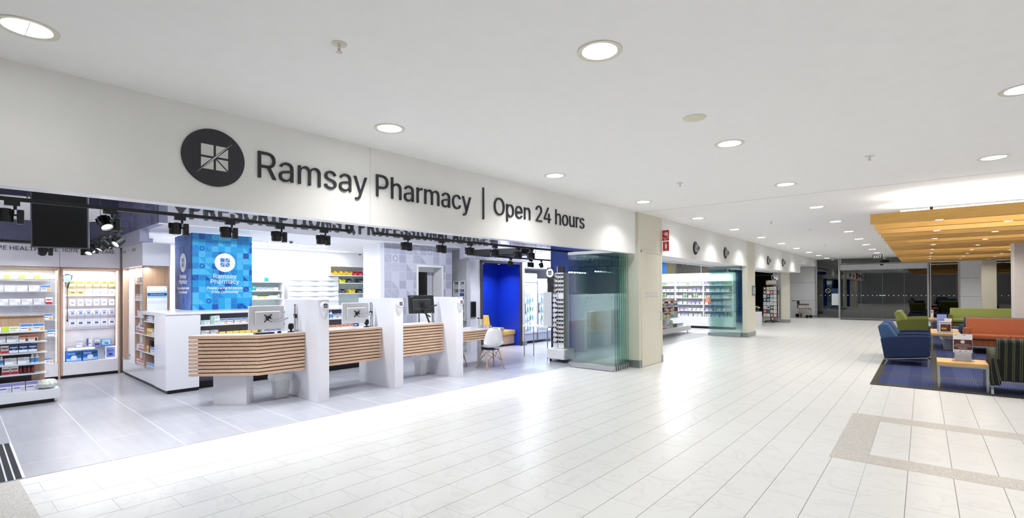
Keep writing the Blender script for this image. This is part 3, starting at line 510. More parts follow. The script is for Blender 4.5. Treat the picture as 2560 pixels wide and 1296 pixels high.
for x in (-3.40, .20): part('door_post', MB().box(x-.03, x+.04, 31.25, 31.47, 0, CEIL, mat('door_post_grey', '#aeaeb3', .4)), dd)
part('door_frame', MB().box(-3.36, .22, 31.28, 31.30, 2.84, 2.87, mat('panel_gap')).box(-3.36, .22, 31.29, 31.3, 2.55, 2.575, ALU), dd)
for x0, x1 in ((-3.33, -2.46), (-2.47, -1.585), (-1.575, -.7), (-.71, .18)):
    pn = part('door_leaf', MB().box(x0, x1, 31.36, 31.372, .02, 2.56, NIGHT), dd)
    part('leaf_frame', MB().box(x0, x0+.012, 31.355, 31.377, .02, 2.56, mat('leaf_edge', '#6f8583', .3)).box(x0, x1, 31.35, 31.38, 0, .05, ALU), pn)
part('safety_dots', (lambda m: [m.tube([(x, 31.356, 1.23), (x, 31.354, 1.23)], .024, dot, 8) for x in (-3.22, -3.03, -2.84, -2.65, -2.45, -2.36, -2.18, -1.98, -1.80, -1.32, -1.12, -.93, -.73, -.63, -.44, -.25, -.05, .12)] and m)(MB()), dd)
part('door_sticker', MB().box(-1.70, -1.59, 31.35, 31.355, 1.21, 1.25, dot).box(-1.565, -1.45, 31.35, 31.355, 1.21, 1.25, dot), dd, 'white push sticker')
part('motion_sensor', MB().box(-1.66, -1.52, 31.22, 31.30, 2.76, 2.82, BLACK), dd, 'black motion sensor', bev=.01)
struct('trim_5', MB().box(-3.3, .2, 30.3, 31.3, 0, .004, mat('entrance_mat', '#4a4a48', .9, var=.2, scale=60)))
# night outside: paving, planting bed and dark opposite wall
struct('wall_outside', MB().box(-12, 12, 44, 44.2, 0, 6, mat('outside_brick', '#1b1815', .9, var=.3)).box(-3, -2.6, 38, 38.3, 0, 4, mat('outside_post', '#3a3833', .8)).box(2.0, 2.4, 38, 38.3, 0, 4, mat('outside_post')))
# pharmacy shell
struct('ceiling', MB().box(-9.40, -4.92, -3.2, 12.6, 3.45, 3.55, BLKCEIL).box(-14, -9.40, -3.2, 2.18, 3.45, 3.55, BLKCEIL).box(-14, -9.4, 9.9, 13.5, 3.45, 3.55, BLKCEIL), shop=True)
struct('ceiling', MB().box(-14.4, -9.55, 2.301, 9.9, 2.70, 2.76, WMATT), shop=True)
sb = MB().box(-9.55, -9.40, 2.18, 9.9, 2.70, 3.45, mat('grey_lilac_paint', '#adaeb9', .5))
sb.box(-9.55, -9.40, 2.18, 9.9, 2.692, 2.70, WMATT); struct('wall_sign', sb, shop=True)
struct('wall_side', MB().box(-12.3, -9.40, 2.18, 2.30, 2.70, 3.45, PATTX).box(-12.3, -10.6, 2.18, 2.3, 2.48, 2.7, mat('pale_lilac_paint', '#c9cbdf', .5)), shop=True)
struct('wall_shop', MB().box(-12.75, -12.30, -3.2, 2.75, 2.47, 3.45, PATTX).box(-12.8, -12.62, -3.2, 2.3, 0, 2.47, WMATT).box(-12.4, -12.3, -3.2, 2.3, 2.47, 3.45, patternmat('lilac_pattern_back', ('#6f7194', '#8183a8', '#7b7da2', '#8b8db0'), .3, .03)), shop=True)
struct('wall_shop', MB().box(-15, -13.1, 2.3, 12, 0, 3.5, WMATT).box(-13.1, -11, 2.3, 2.4, 0, 2.7, WMATT), shop=True)
pw = MB()
pw.box(-9.85, -9.70, 6.56, 7.50, 0, 2.70, PATT).box(-9.85, -9.70, 8.28, 8.62, 0, 2.70, PATT).box(-9.85, -9.70, 7.50, 8.28, 2.20, 2.70, PATT)
struct('wall_shop', pw, shop=True)
struct('wall_shop', MB().box(-10.57, -9.85, 6.56, 6.66, 0, 2.7, WMATT).box(-10.57, -10.5, 6.66, 8.54, 0, 2.7, WMATT).box(-13.1, -9.85, 8.54, 8.62, 0, 2.7, WMATT), shop=True)
d3 = bpy.data.objects.new('door_3', MB().box(-10.05, -10.02, 7.56, 8.06, 0, 2.07, mat('dark_door', '#0f0f14', .25)).box(-10.05, -10.02, 8.06, 8.22, 0, 2.2, mat('jamb_grey', '#b9bac4', .5)).mesh('door_3')); COL.objects.link(d3); place(d3, (0, 0, 0), 0, True); d3['kind'] = 'structure'
part('door_frame', MB().box(-10.1, -9.68, 7.47, 7.52, 0, 2.2, WMATT).box(-10.1, -9.68, 8.26, 8.31, 0, 2.2, WMATT).box(-10.1, -9.68, 7.47, 8.31, 2.18, 2.23, WMATT).box(-10.06, -10.0, 7.5, 8.28, 2.07, 2.2, WMATT), d3)
# wall with blue seating niche
nw = MB().box(-9.40, -9.25, 8.85, 9.20, 0, 2.40, mat('grey_white_wall', '#d3d3df', .5)).box(-9.40, -9.25, 8.62, 9.9, 2.40, 2.69, PATT).box(-9.40, -9.25, 9.901, 12.9, 2.40, 3.4, PATT).box(-9.4, -9.25, 10.90, 11.02, 0, 2.4, WMATT)
nw.box(-10.8, -9.25, 11.02, 12.9, 2.25, 2.40, WMATT).box(-10.5, -9.4, 9.14, 9.2, 0, 3.0, WMATT)
struct('wall_niche', nw, shop=True)
nb = MB().box(-10.25, -10.15, 9.2, 10.9, 0, 2.4, RBLUE).box(-10.15, -9.26, 10.84, 10.9, 0, 2.4, RBLUE).box(-10.15, -9.26, 9.2, 9.26, 0, 2.4, RBLUE).box(-10.2, -9.26, 9.2, 10.9, 2.34, 2.4, NAVY)
nb.box(-9.27, -9.23, 9.2, 9.29, 0, 2.4, DARKGREY).box(-9.27, -9.23, 10.8, 10.89, 0, 2.4, DARKGREY).box(-9.27, -9.23, 9.2, 10.89, 2.33, 2.4, DARKGREY)
struct('wall_niche', nb, shop=True)
struct('wall_shop', MB().box(-10.9, -9.9, 11.02, 11.1, 0, 2.4, WMATT).box(-10.9, -10.8, 11.02, 13.2, 0, 3.4, WMATT).box(-10.8, -9.25, 12.9, 13, 0, 3.4, WMATT).box(-9.4, -6.9, 12.9, 13, 0, 3.4, NAVY), shop=True)
struct('wall_divider', MB().box(-7.22, -4.97, 9.62, 9.72, 0, 3.4, NAVY).box(-7.24, -7.22, 9.61, 9.73, 0, 3.4, DARKGREY), shop=True)
struct('floor', MB().box(-15, -6.0, 9.621, 12.7, -.05, .003, _M.get('x') or mat('grey_shop_floor_plain', '#aeaeb8', .3)), shop=True)
# ================================================================ HALL LUMINAIRES
TRIM = mat('lamp_trim_cream', '#d9d6c8', .4)
def downlight(loc, label, group, r=.115, power=P_DOWN, cross=False, col=(1, .985, .96), shop=False, spread=R(125), white=TRIM):
    o = thing('downlight', label, 'ceiling light', loc, 0, shop, group)
    part('trim_ring', MB().lathe([(r, 0), (r+.001, -.004), (r*1.28, -.007), (r*1.3, -.002), (r*1.3, .0)], white, 28), o)
    part('diffuser', MB().lathe([(r*.99, -.002), (r*.6, -.0035), (.001, -.004)], EMW, 28), o, 'glowing white diffuser')
    if cross: part('cross_blade', MB().box(-r, r, -.002, .002, -.009, -.004, ALU).box(-.002, .002, -r, r, -.009, -.004, ALU), o)
    if power: lamp('AREA', (0, 0, -.014), power, col, size=r*1.8, spread=spread, parent=o)
    return o
ROWA = [(-4.10, .43), (-3.98, 2.95), (-3.90, 5.65), (-3.87, 8.40), (-3.845, 11.16), (-3.83, 13.91), (-3.81, 16.64), (-3.80, 19.4), (-3.80, 22.1), (-3.80, 24.9), (-3.82, 27.6), (-3.83, 30.3)]
for i, (x, y) in enumerate(ROWA):
    downlight((x, y, CEIL), 'large crossed-louvre round downlight at the top left corner by the bulkhead' if i == 0 else f'round downlight in the ceiling row beside the shop bulkhead, {ORD[i]} from the camera', 'downlights along the shop bulkhead', cross=(i == 0), power=P_DOWN*(.12 if i == 0 else (1 if y < 10 else 1.2)))
ROWB = [(-1.634, 2.894), (-1.603, 5.654), (-1.586, 8.42), (-1.575, 11.175), (-1.57, 13.88), (-1.567, 16.57), (-1.56, 19.3), (-1.56, 22.0), (-1.56, 24.8), (-1.56, 27.5), (-1.56, 30.2)]
for i, (x, y) in enumerate(ROWB):
    downlight((x, y, CEIL), f'round downlight in the ceiling row over mid hall, {ORD[i]} from the camera', 'downlights over the middle of the hall', cross=i in (1, 2), power=P_DOWN*(.8 if y < 10 else 1.05))
for i, (x, y) in enumerate([(.634, 5.634), (.677, 8.371)]):
    downlight((x, y, CEIL), 'round recessed downlight cut by the right edge of the view' if i == 0 else 'round recessed downlight in front of the golden timber raft', 'downlights right of the middle', power=P_DOWN*.8)
for x, y in [(-1.62, .1), (.65, .1), (-4.1, -2.4), (-1.62, -2.6), (.65, 2.9), (3, -2.6), (3, .1), (3, 2.9), (3, 5.6), (3, 8.4), (5.6, -2.6), (5.6, .1), (5.6, 2.9), (5.6, 5.6), (5.6, 8.4)]:  # out-of-view downlights added to brighten the hall
    downlight((x, y, CEIL), 'round recessed downlight outside the view', 'downlights outside the view', power=P_DOWN*(.25 if (x < 0 and y < .2) else .8))
for i, (x, y, z) in enumerate([(.9, 29.4, CEIL), (3.2, 29.4, CEIL), (-5.2, 29.6, 2.80)]):  # downlights added to brighten the grey end wall
    downlight((x, y, z), ['round downlight beyond the far edge of the timber raft', 'round downlight behind the white pillar near the end glass', 'round downlight in the soffit above the wheelchair'][i], 'downlights by the end wall', power=P_DOWN*(1.3 if i < 2 else .8))
SPR = [(-2.858, 1.732, 'above the round shop logo'), (-2.76, 7.25, 'left of the red fire signs'), (-2.727, 12.85, 'far down the hall, the smallest of them'), (-.476, 7.283, 'in front of the timber raft')]
for x, y, l in SPR:
    o = thing('sprinkler', 'small chrome ceiling sprinkler head with cream cup '+l, 'sprinkler', (x, y, CEIL), group='ceiling sprinklers')
    part('cup', MB().lathe([(.02, -.002), (.048, -.004), (.05, 0)], TRIM, 20), o, 'cream cup')
    part('head', MB().lathe([(.008, 0), (.008, -.03), (.012, -.035), (.004, -.05), (.02, -.052), (.021, -.055)], CHROME, 12), o)
    part('frame_arm', MB().tube([(.012, 0, -.02), (.016, 0, -.04), (.004, 0, -.052)], .002, CHROME, 6).tube([(-.012, 0, -.02), (-.016, 0, -.04), (-.004, 0, -.052)], .002, CHROME, 6), o)
o = thing('ceiling_speaker', 'flat cream round ceiling speaker grille near the second middle downlight', 'speaker', (-1.606, 4.585, CEIL))
part('grille', MB().lathe([(.001, -.006), (.085, -.005), (.09, 0)], mat('speaker_cream', '#d9d6c2', .6), 28), o)
part('rim', MB().lathe([(.085, -.004), (.1, -.008), (.105, 0)], TRIM, 28), o)
for i, (x, y) in enumerate([(-2.3, 15.2), (-2.7, 21.0)]):
    o = thing('smoke_detector', f'small white smoke detector on the distant ceiling, the {["nearer", "farther"][i]} of two', 'smoke detector', (x, y, CEIL), group='smoke detectors')
    part('body', MB().lathe([(.03, -.04), (.045, -.03), (.05, 0)], WMATT, 18), o); part('base', MB().lathe([(.055, -.008), (.056, 0)], WMATT, 18), o)
# round air nozzles on the bulkheads
for i, (y, z) in enumerate([(12.69, 2.645), (15.18, 2.66), (20.4, 2.66), (22.95, 2.68)]):
    o = thing('air_nozzle', f'round black-rimmed silver air nozzle on the white bulkhead, {ORD[i]} from the red fire signs', 'air vent', (-4.45, y, z), group='air nozzles on the bulkheads')
    Mx = Matrix.Rotation(R(90), 4, 'Y')
    part('rim', MB().lathe([(.09, .02), (.165, .015), (.17, 0)], BLACK, 28, Mx), o, 'black rim')
    part('ball', MB().lathe([(.001, .10), (.05, .095), (.09, .07), (.105, .03), (.11, 0)], mat('nozzle_silver', '#9b9da0', .35, metal=.6), 24, Mx @ Matrix.Rotation(.2, 4, 'X')), o, 'silver ball')
    part('slot', MB().lathe([(.03, .103), (.035, .10), (.04, .098)], BLACK, 20, Mx), o)
# red fire signs
RED = mat('sign_red', '#c01528', .4); SW = mat('sign_white', '#f2efe9', .5)
o = thing('fire_sign', 'upper red sign, hose reel symbol and words FIRE HOSE REEL, projecting from the pillar', 'sign', (-4.375, 10.63, 2.675), group='red fire signs')
part('plate', MB().box(-.075, .075, -.006, .006, 0, .235, RED), o)
m = MB().tube([(.015, -.008, .15), (.015, -.0061, .15)], .042, SW, 20).tube([(.015, -.0085, .15), (.015, -.0065, .15)], .03, RED, 20).tube([(.015, -.009, .15), (.015, -.0065, .15)], .022, SW, 20).box(-.06, -.02, -.008, -.006, .155, .163, SW).box(.052, .058, -.008, -.006, .07, .15, SW)
RF = Matrix.Rotation(R(-90), 4, 'Z')
addtext(m, SW, 'FIRE HOSE', .024, T(0, -.006, .045) @ RF, extr=.001, align='CENTER', width=.125)
addtext(m, SW, 'REEL', .024, T(0, -.006, .012) @ RF, extr=.001, align='CENTER', width=.06)
part('symbol', m, o, 'white hose reel symbol and words')
o = thing('fire_sign', 'lower red sign with a white extinguisher symbol, projecting from the pillar', 'sign', (-4.37, 10.63, 2.445), group='red fire signs')
part('plate', MB().box(-.068, .068, -.006, .006, 0, .215, RED), o)
m = MB().box(-.024, .024, -.008, -.006, .06, .17, SW).tube([(0, -.008, .17), (0, -.006, .17)], .024, SW, 18).box(-.008, .008, -.008, -.006, .18, .2, SW).box(-.03, .004, -.008, -.006, .195, .201, SW)
addtext(m, SW, 'FIRE', .014, T(0, -.006, .035) @ RF, extr=.001, align='CENTER'); addtext(m, SW, 'EXTINGUISHER', .013, T(0, -.006, .012) @ RF, extr=.001, align='CENTER', width=.11)
part('symbol', m, o, 'white extinguisher symbol and words')
# exit sign
o = thing('exit_sign', 'grey hanging EXIT sign with white letters above the entrance doors', 'sign', (-1.60, 28.6, 2.98))
part('box', MB().box(-.2, .2, -.03, .03, 0, .17, mat('exit_grey', '#62675f', .5)), o, bev=.004)
m = MB(); addtext(m, mat('exit_letter', '#ffffff', .5, emit=.6), 'EXIT', .11, T(0, -.03, .03) @ RF, extr=.003, align='CENTER', width=.3); part('lettering', m, o, 'white letters')
part('hanger', MB().tube([(-.12, 0, .17), (-.12, 0, .2)], .006, ALU).tube([(.12, 0, .17), (.12, 0, .2)], .006, ALU), o)
# ================================================================ TIMBER RAFT
raft = thing('timber_raft', 'suspended golden timber baffle raft over the lounge seating', 'ceiling raft', (-.68, 10.4, 2.69))
for i in range(18):
    y0 = i*.975; b_ = MB()
    if 17.5 < 10.4+y0 < 18.4: b_.box(0, 2.44, y0, y0+.11, 0, .17, RAFT).box(3.6, 7.6, y0, y0+.11, 0, .17, RAFT)
    else: b_.box(0, 7.6, y0, y0+.11, .0, .17, RAFT)
    part('baffle', b_, raft)
for x in (.8, 3.9, 6.9):
    part('carrier_rail', MB().box(x-.02, x+.02, .0, 16.6, .171, .21, mat('raft_backing', '#4d3517', .8)) if x != 3.9 else MB().box(x-.02, x+.02, .0, 7.1, .171, .21, mat('raft_backing')).box(x-.02, x+.02, 8.0, 16.6, .171, .21, mat('raft_backing')), raft)
for yl in (.35, 1.6): part('uplight_strip', MB().box(.4, 7.4, yl-.03, yl+.03, .212, .23, EMS), raft, 'glowing strip on top')
for x in (.8, 6.9):
    for y in (1, 8, 15): part('suspension_rod', MB().tube([(x, y, .19), (x, y, .485)], .006, ALU), raft)
for yl in (10.75, 12.0, 15, 19, 23): lamp('AREA', (3.3, yl, 2.945), P_UP*(1.6 if yl < 13 else .8), (1, .98, .93), Matrix.Rotation(pi, 3, 'X'), size=7.2, size_y=.1)
RL = [(.215, 10.455+1.95*k, 'a') for k in range(9)]+[(1.09, 11.43+1.95*k, 'b') for k in range(8)]+[(1.95, 10.455+1.95*k, 'c') for k in range(9) if k != 4]
cnt = {'a': 0, 'b': 0, 'c': 0}
for x, y, c in RL:
    if y > 26.6: continue
    nm = {'a': 'left', 'b': 'middle', 'c': 'right'}[c]
    downlight((x, y, 2.69), f'small round spot in the golden timber raft, {nm} row, {ORD[cnt[c]]} from the front', 'spots in the timber raft', r=.05, power=P_RAFT, col=(1, .93, .82), spread=R(160)); cnt[c] += 1
struct('wall_column', MB().box(1.78, 2.9, 17.65, 18.3, 0, CEIL, mat('white_column', '#e4e1e0', .5)))
struct('wall_column', MB().box(1.80, 2.23, 27.0, 27.4, 0, CEIL, CREAM))
# ================================================================ SHOP FRONT SIGN
XB = -4.765
sg = thing('shop_sign', 'dark raised sign reading Ramsay Pharmacy, Open 24 hours, with a round logo', 'sign', (XB, 1.5, 2.55), 0, True)
def LT(y, z): return T(0, y-1.5, z-2.55)
disc = MB().lathe([(.001, .016), (.243, .016), (.246, .013), (.246, 0)], CHAR, 64, LT(1.503, 2.757) @ Matrix.Rotation(R(90), 4, 'Y'))
lo = part('logo_disc', disc, sg)
part('logo_symbol', symbol(MB(), .105, mat('sign_cutout', '#d6d6d2', .5), LT(1.505, 2.757) @ T(.0155, 0, 0)), lo, 'pale window symbol crossed by a slash')
part('company_lettering', addtext(MB(), CHAR, 'Ramsay Pharmacy', .248, LT(1.865, 2.648), extr=.02, width=2.70, bold=-.009), sg)
part('divider_bar', MB().box(0, .02, 4.79-1.5, 4.81-1.5, 2.567-2.55, 3.0-2.55, CHAR), sg)
part('lettering', addtext(MB(), CHAR, 'Open 24 hours', .248, LT(5.012, 2.655), extr=.02, width=2.27, bold=-.009), sg)
# prescriptions sign
sg = thing('wall_lettering', 'bold dark letters PRESCRIPTIONS & PROFESSIONAL ADVICE on the grey dispensary bulkhead', 'sign', (-9.40, 2.6, 2.83), 0, True)
part('lettering', addtext(MB(), CHAR, 'PRESCRIPTIONS & PROFESSIONAL ADVICE', .36, Matrix.Identity(4), extr=.012, width=7.05, bold=.075), sg)
for y in (-.12, 7.2): part('arrow', MB().prism([(y-.13, .23), (y+.13, .23), (y, .02)], 0, .012, CHAR, axis='x'), sg, 'dark downward triangle')
# ================================================================ TRACKS AND SPOTS
def spot_head(loc, rz, tilt, label, group, power=P_TRACK, lit=True, rail=.0):
    o = thing('track_spotlight', label, 'spotlight', loc, rz, True, group)
    part('adapter', MB().box(-.022, .022, -.05, .05, -.04, .0, BLACK).tube([(0, .02, -.04), (0, .02, -.075)], .012, BLACK), o)
    part('driver_box', MB().box(-.035, .035, .03, .075, -.20, -.075, BLACK), o, bev=.004)
    Mh = T(0, -.045, -.13) @ Matrix.Rotation(tilt, 4, 'Y')
    h = MB().lathe([(.03, .062), (.052, .055), (.056, -.02), (.054, -.06), (.046, -.062), (.04, -.035), (.001, -.03)], BLACK, 20, Mh)
    for k in range(10):
        a = k*2*pi/10; h.box(.05, .061, -.003, .003, .0, .055, BLACK, Mh @ RZ(a))
    hd = part('lamp_head', h, o)
    part('lens', MB().lathe([(.042, -.045), (.02, -.047), (.001, -.048)], EMW if lit else DARKGREY, 16, Mh), hd, 'glowing lens' if lit else None)
    part('bracket', MB().box(-.008, .008, -.02, .04, -.13, -.115, BLACK), o)
    if lit and power:
        lamp('SPOT', Mh @ Vector((0, 0, -.056)), power, (.93, .95, 1), (Matrix.Rotation(tilt, 3, 'Y')), parent=o, angle=R(95), blend=.7, radius=.035)
    return o
def track(p0, p1, label, z):
    o = thing('lighting_track', label, 'lighting track', (p0[0], p0[1], z), 0, True, 'black ceiling lighting tracks')
    d = (p1[0]-p0[0], p1[1]-p0[1], 0); L_ = math.hypot(d[0], d[1]); a = math.atan2(d[1], d[0])
    part('rail', MB().box(0, L_, -.018, .018, 0, .035, BLACK, RZ(a)), o)
    part('end_cap', MB().box(-.02, 0, -.02, .02, -.003, .038, BLACK, RZ(a)).box(L_, L_+.02, -.02, .02, -.003, .038, BLACK, RZ(a)), o)
    for k in range(int(L_/1.4)+1):
        x = .15+k*1.4
        if x < L_: part('suspension_wire', MB().tube([(x*d[0]/L_, x*d[1]/L_, .035), (x*d[0]/L_, x*d[1]/L_, 3.45-z)], .0035, BLACK, 6), o)
    return o
TX = -6.2; TZ = 2.41
track((TX, -2.5), (TX, 3.60), 'long black lighting track just behind the shop bulkhead, left length', TZ)
track((TX, 4.02), (TX, 9.0), 'long black lighting track just behind the shop bulkhead, right length', TZ)
yy = [.354, 1.035, 1.628, 2.122, 2.69, 3.264, 4.60, 5.29, 5.925, 6.55, 7.19, 7.59]
for i, y in enumerate(yy):
    tl = (0, R(-38), R(0), R(0), R(0), R(0), R(4), R(4), R(6), R(0), R(6), R(-8))[i]
    spot_head((TX, y, TZ), R(0) if i not in (1,) else R(20), tl, f'black track spotlight on the front track, {ORD[i]} from the left', 'spotlights on the front track', power=P_TRACK*(1.5 if i in (2, 3, 4, 5, 6, 7, 8, 9) else .9))
track((-8.2, 1.50), (-11.2, 1.52), 'black lighting track running back towards the home health shelves', 2.42)
for i, x in enumerate([-8.6, -9.1, -9.7, -10.2, -10.8]):
    spot_head((x, 1.50, 2.42), R(90)+(.5, -.4, .3, -.6, .9)[i], R((50, -40, 35, -45, 40)[i]), f'black spotlight on the track toward the health shelves, {ORD[i]} from the front', 'spotlights on the rear track', power=P_TRACK*.6)
track((-11.35, -1.5), (-11.35, 1.05), 'black lighting track in front of the home health header', 2.42)
for i, y in enumerate([.35, 1.0]):
    spot_head((-11.3, y+.05, 2.42), R(10), R(40), f'black spotlight in front of the home health header, {["left", "right"][i]}', 'spotlights by the header', power=P_TRACK*.5)
track((-8.3, 8.8), (-8.3, 11.6), 'black lighting track above the blue seating niche and fridges', 2.40)
for i, y in enumerate([9.35, 10.15, 10.6]):
    spot_head((-8.3, y, 2.40), R((20, -10, 30)[i]), R((25, 10, -20)[i]), f'black spotlight before the patterned wall, {ORD[i]} from the left', 'spotlights by the niche', power=P_TRACK*.8)
struct('trim_6', MB().prism([(-8.95, 8.45), (-8.2, 8.70), (-7.6, 8.95), (-7.7, 9.5), (-8.5, 9.8), (-9.1, 9.3)], 2.47, 2.6, mat('black_raft', '#141417', .6), axis='z'), shop=True)
# round white suspended ceiling feature over the health aisle
o = thing('ceiling_disc', 'large white round suspended ceiling disc above the home health aisle', 'ceiling feature', (-10.6, .75, 2.82), 0, True)
part('disc', MB().lathe([(.001, 0), (1.0, 0), (1.04, .02), (1.04, .1), (1.0, .12)], WMATT, 48), o)
part('suspension_wire', MB().tube([(.5, .3, .12), (.5, .3, .6)], .003, BLACK, 6).tube([(-.4, .4, .12), (-.4, .4, .6)], .003, BLACK, 6), o)
# dispensary ceiling strips, domes
for i, (x, y0, y1) in enumerate([(-11.45, 2.9, 6.1), (-12.55, 3.4, 7.3), (-13.3, 6.9, 8.3)]):
    o = thing('strip_light', f'linear strip light flush in the dispensary ceiling, {ORD[i]} from the front', 'ceiling light', (x, y0, 2.698), 0, True, 'dispensary strip lights')
    part('diffuser', MB().box(-.06, .06, 0, y1-y0, -.014, -.008, EMC), o, 'glowing diffuser')
    part('housing', MB().box(-.075, .075, -.02, y1-y0+.02, -.008, -.001, WMATT), o)
    lamp('AREA', (0, (y1-y0)/2, -.02), P_STRIP, (.95, .98, 1), size=.12, size_y=y1-y0, parent=o)
o = thing('strip_light', 'strip light in the small office beyond the dark door', 'ceiling light', (-10.2, 9.7, 2.899), 0, True, 'dispensary strip lights')
part('diffuser', MB().box(-.06, .06, -.3, .3, -.014, -.008, EMC), o); lamp('AREA', (0, 0, -.02), 90, (.95, 1, .98), size=.1, size_y=.6, parent=o)
part('housing', MB().box(-.075, .075, -.32, .32, -.008, -.001, WMATT), o)
for i, (x, y) in enumerate([(-10.67, 2.93), (-10.70, 4.88), (-12.9, 7.9), (-10.0, 8.45)]):
    o = thing('security_camera', f'small dark dome security camera on the dispensary ceiling, {ORD[i]} from the left', 'camera', (x, y, 2.70 if i < 3 else 2.7), 0, True, 'dome cameras')
    part('base', MB().lathe([(.055, -.025), (.06, 0)], WMATT, 18), o); part('dome', MB().lathe([(.001, -.06), (.03, -.052), (.042, -.025)], BLACK, 16), o, 'dark dome')
# unseen troffers added above the bulkhead line to brighten the pharmacy
for i, (x, y) in enumerate([(-7.6, -.6), (-7.6, 1.6), (-7.6, 3.6), (-7.6, 5.6), (-7.6, 7.6), (-10.4, -.9), (-8.6, 10.6)]):
    o = thing('troffer_light', 'linear luminaire up in the black void ceiling, hidden by the bulkhead', 'ceiling light', (x, y, 3.44), 0, True, 'luminaires in the void ceiling')
    part('housing', MB().box(-.16, .16, -.62, .62, -.06, 0, WMATT), o); part('diffuser', MB().box(-.14, .14, -.6, .6, -.07, -.061, EMC), o)
    lamp('AREA', (0, 0, -.09), P_VOID, (.93, .96, 1), size=.28, size_y=1.2, parent=o)
# television
o = thing('television', 'black flat television hung high behind the bulkhead at the left', 'television', (-7.25, .79, 2.08), R(-14), True, tilt=Matrix.Rotation(R(4), 4, 'Y'))
part('screen', MB().box(.021, .026, -.222, .222, .015, .80, mat('tv_screen', '#08080b', .28)), o)
part('bezel', MB().box(-.02, .024, -.235, -.222, 0, .82, mat('tv_bezel', '#72777f', .35)).box(-.02, .024, .222, .235, 0, .82, mat('tv_bezel')).box(-.02, .024, -.235, .235, 0, .015, mat('tv_bezel')).box(-.02, .024, -.235, .235, .805, .82, mat('tv_bezel')), o, 'grey bezel')
part('back_cover', MB().box(-.035, .02, -.225, .225, .01, .81, mat('tv_back', '#40444e', .5)), o)
part('mounting_pole', MB().tube([(-.02, 0, .7), (-.02, 0, 1.36)], .02, BLACK), o)
# ================================================================ MERCHANDISE KIT
def cmat(h, r=.35): return mat('print_'+h, '#'+h, r, var=.02)
_cart = {}
def carton(kind, wd, ht, dp, cols):
    """printed carton, front faces +X, origin at bottom centre; cols = base, band, accent, block"""
    key = (kind, wd, ht, dp, cols)
    if key in _cart: return _cart[key]
    m = MB(); b, c, a, k = [cmat(x) for x in cols]; e = .0006; X = dp/2+e
    m.box(-dp/2, dp/2, -wd/2, wd/2, 0, ht, b)
    def pan(y0, y1, z0, z1, mm): m.box(dp/2-.001, X, (y0-.5)*wd, (y1-.5)*wd, z0*ht, z1*ht, mm); 
    if kind == 0: pan(.02, .98, .62, .95, c); pan(.08, .6, .34, .44, a); pan(.66, .93, .08, .5, k)
    elif kind == 1: pan(.02, .4, .03, .97, c); pan(.46, .92, .62, .76, a); pan(.46, .8, .3, .38, k)
    elif kind == 2: pan(.02, .98, .04, .36, c); pan(.1, .9, .6, .74, a); pan(.35, .65, .42, .54, k)
    elif kind == 3: pan(.1, .9, .1, .9, c); pan(.18, .82, .55, .7, a); pan(.3, .7, .22, .44, k)
    elif kind == 4: pan(.02, .98, .42, .6, c); pan(.05, .5, .7, .84, a); pan(.74, .96, .08, .34, k)
    m.box(-dp/2*.9, dp/2*.9, -wd/2*.9, wd/2*.9, ht-.0005, ht+.0004, c)
    m.box(-dp/2*.9, dp/2*.9, -wd/2-.0004, -wd/2+.0005, ht*.3, ht*.6, c)
    me = m.mesh('carton'); _cart[key] = me; return me
_bot = {}
def bottle(r, ht, cols, style=0):
    """bottle with body, label band and cap in one mesh per part -> returns (body mesh, cap mesh)"""
    key = (r, ht, cols, style)
    if key in _bot: return _bot[key]
    b, l, c = [cmat(x, .25) for x in cols]; hb = ht*(.8 if style == 0 else .86)
    m = MB().lathe([(r*.9, 0), (r, .004), (r, hb*.12)], b, 14).lathe([(r, hb*.12), (r*1.01, hb*.13), (r*1.01, hb*.7), (r, hb*.71)], l, 14).lathe([(r, hb*.71), (r, hb*.86), (r*(.5 if style == 0 else .8), hb)], b, 14)
    c_ = MB().lathe([(r*(.48 if style == 0 else .78), hb), (r*(.5 if style == 0 else .8), hb+.002), (r*(.45 if style == 0 else .78), ht-.002), (r*.3, ht)], c, 12)
    _bot[key] = (m.mesh('body'), c_.mesh('cap')); return _bot[key]
KITS = {
 'white and blue carton': (0, .085, .075, .05, ('f2f4f8', '5a8fd0', '2a56a0', 'e8b060')),
 'green-cornered white carton': (1, .11, .06, .06, ('f4f5f6', '9fd0c8', '3b9a7c', '2a66b0')),
 'navy and white carton': (2, .07, .09, .05, ('1f3f80', 'e8ecf4', 'ffffff', '5ab0e0')),
 'plain white carton': (4, .09, .07, .05, ('f3f3f6', 'dde0ea', 'b8bccb', 'c9ccd8')),
 'orange and white carton': (0, .07, .075, .05, ('f4f2f0', 'e0703a', 'c04818', '404040')),
 'red and white carton': (2, .06, .085, .045, ('f4f2f2', 'c02c34', '902028', 'e8c0c0')),
 'black and blue carton': (3, .07, .11, .05, ('16181f', '2a60b8', 'f0f0f0', 'e8a040')),
 'teal carton': (3, .075, .10, .05, ('2f8f88', '46a89c', 'f0f0f0', '1d5c58')),
 'lime and white carton': (1, .12, .05, .06, ('f2f5ea', 'c4e04a', '8cb020', '6a9020')),
 'sky blue carton': (3, .10, .09, .05, ('6fb4e4', '4a8fd0', 'ffffff', 'e4f0fa')),
 'yellow carton': (0, .08, .08, .04, ('f2d048', 'f6e080', '303030', 'b06020')),
 'orange-dotted grey carton': (4, .10, .055, .06, ('d9dade', 'b9bcc6', '777b88', 'e0954a')),
 'red-flashed white carton': (1, .13, .05, .06, ('f6f4f4', 'f2f2f2', 'e04a2a', 'a8cc40')),
 'pink carton': (2, .07, .08, .05, ('f2dce0', 'd67a88', 'b04858', 'ffffff')),
 'dark green carton': (3, .07, .08, .05, ('23302c', '31443c', 'd8dcd0', '7a9a50')),
 'violet and white carton': (0, .08, .08, .05, ('f0eef6', '8a86c4', '4d4a90', 'd0d0e8')),
}
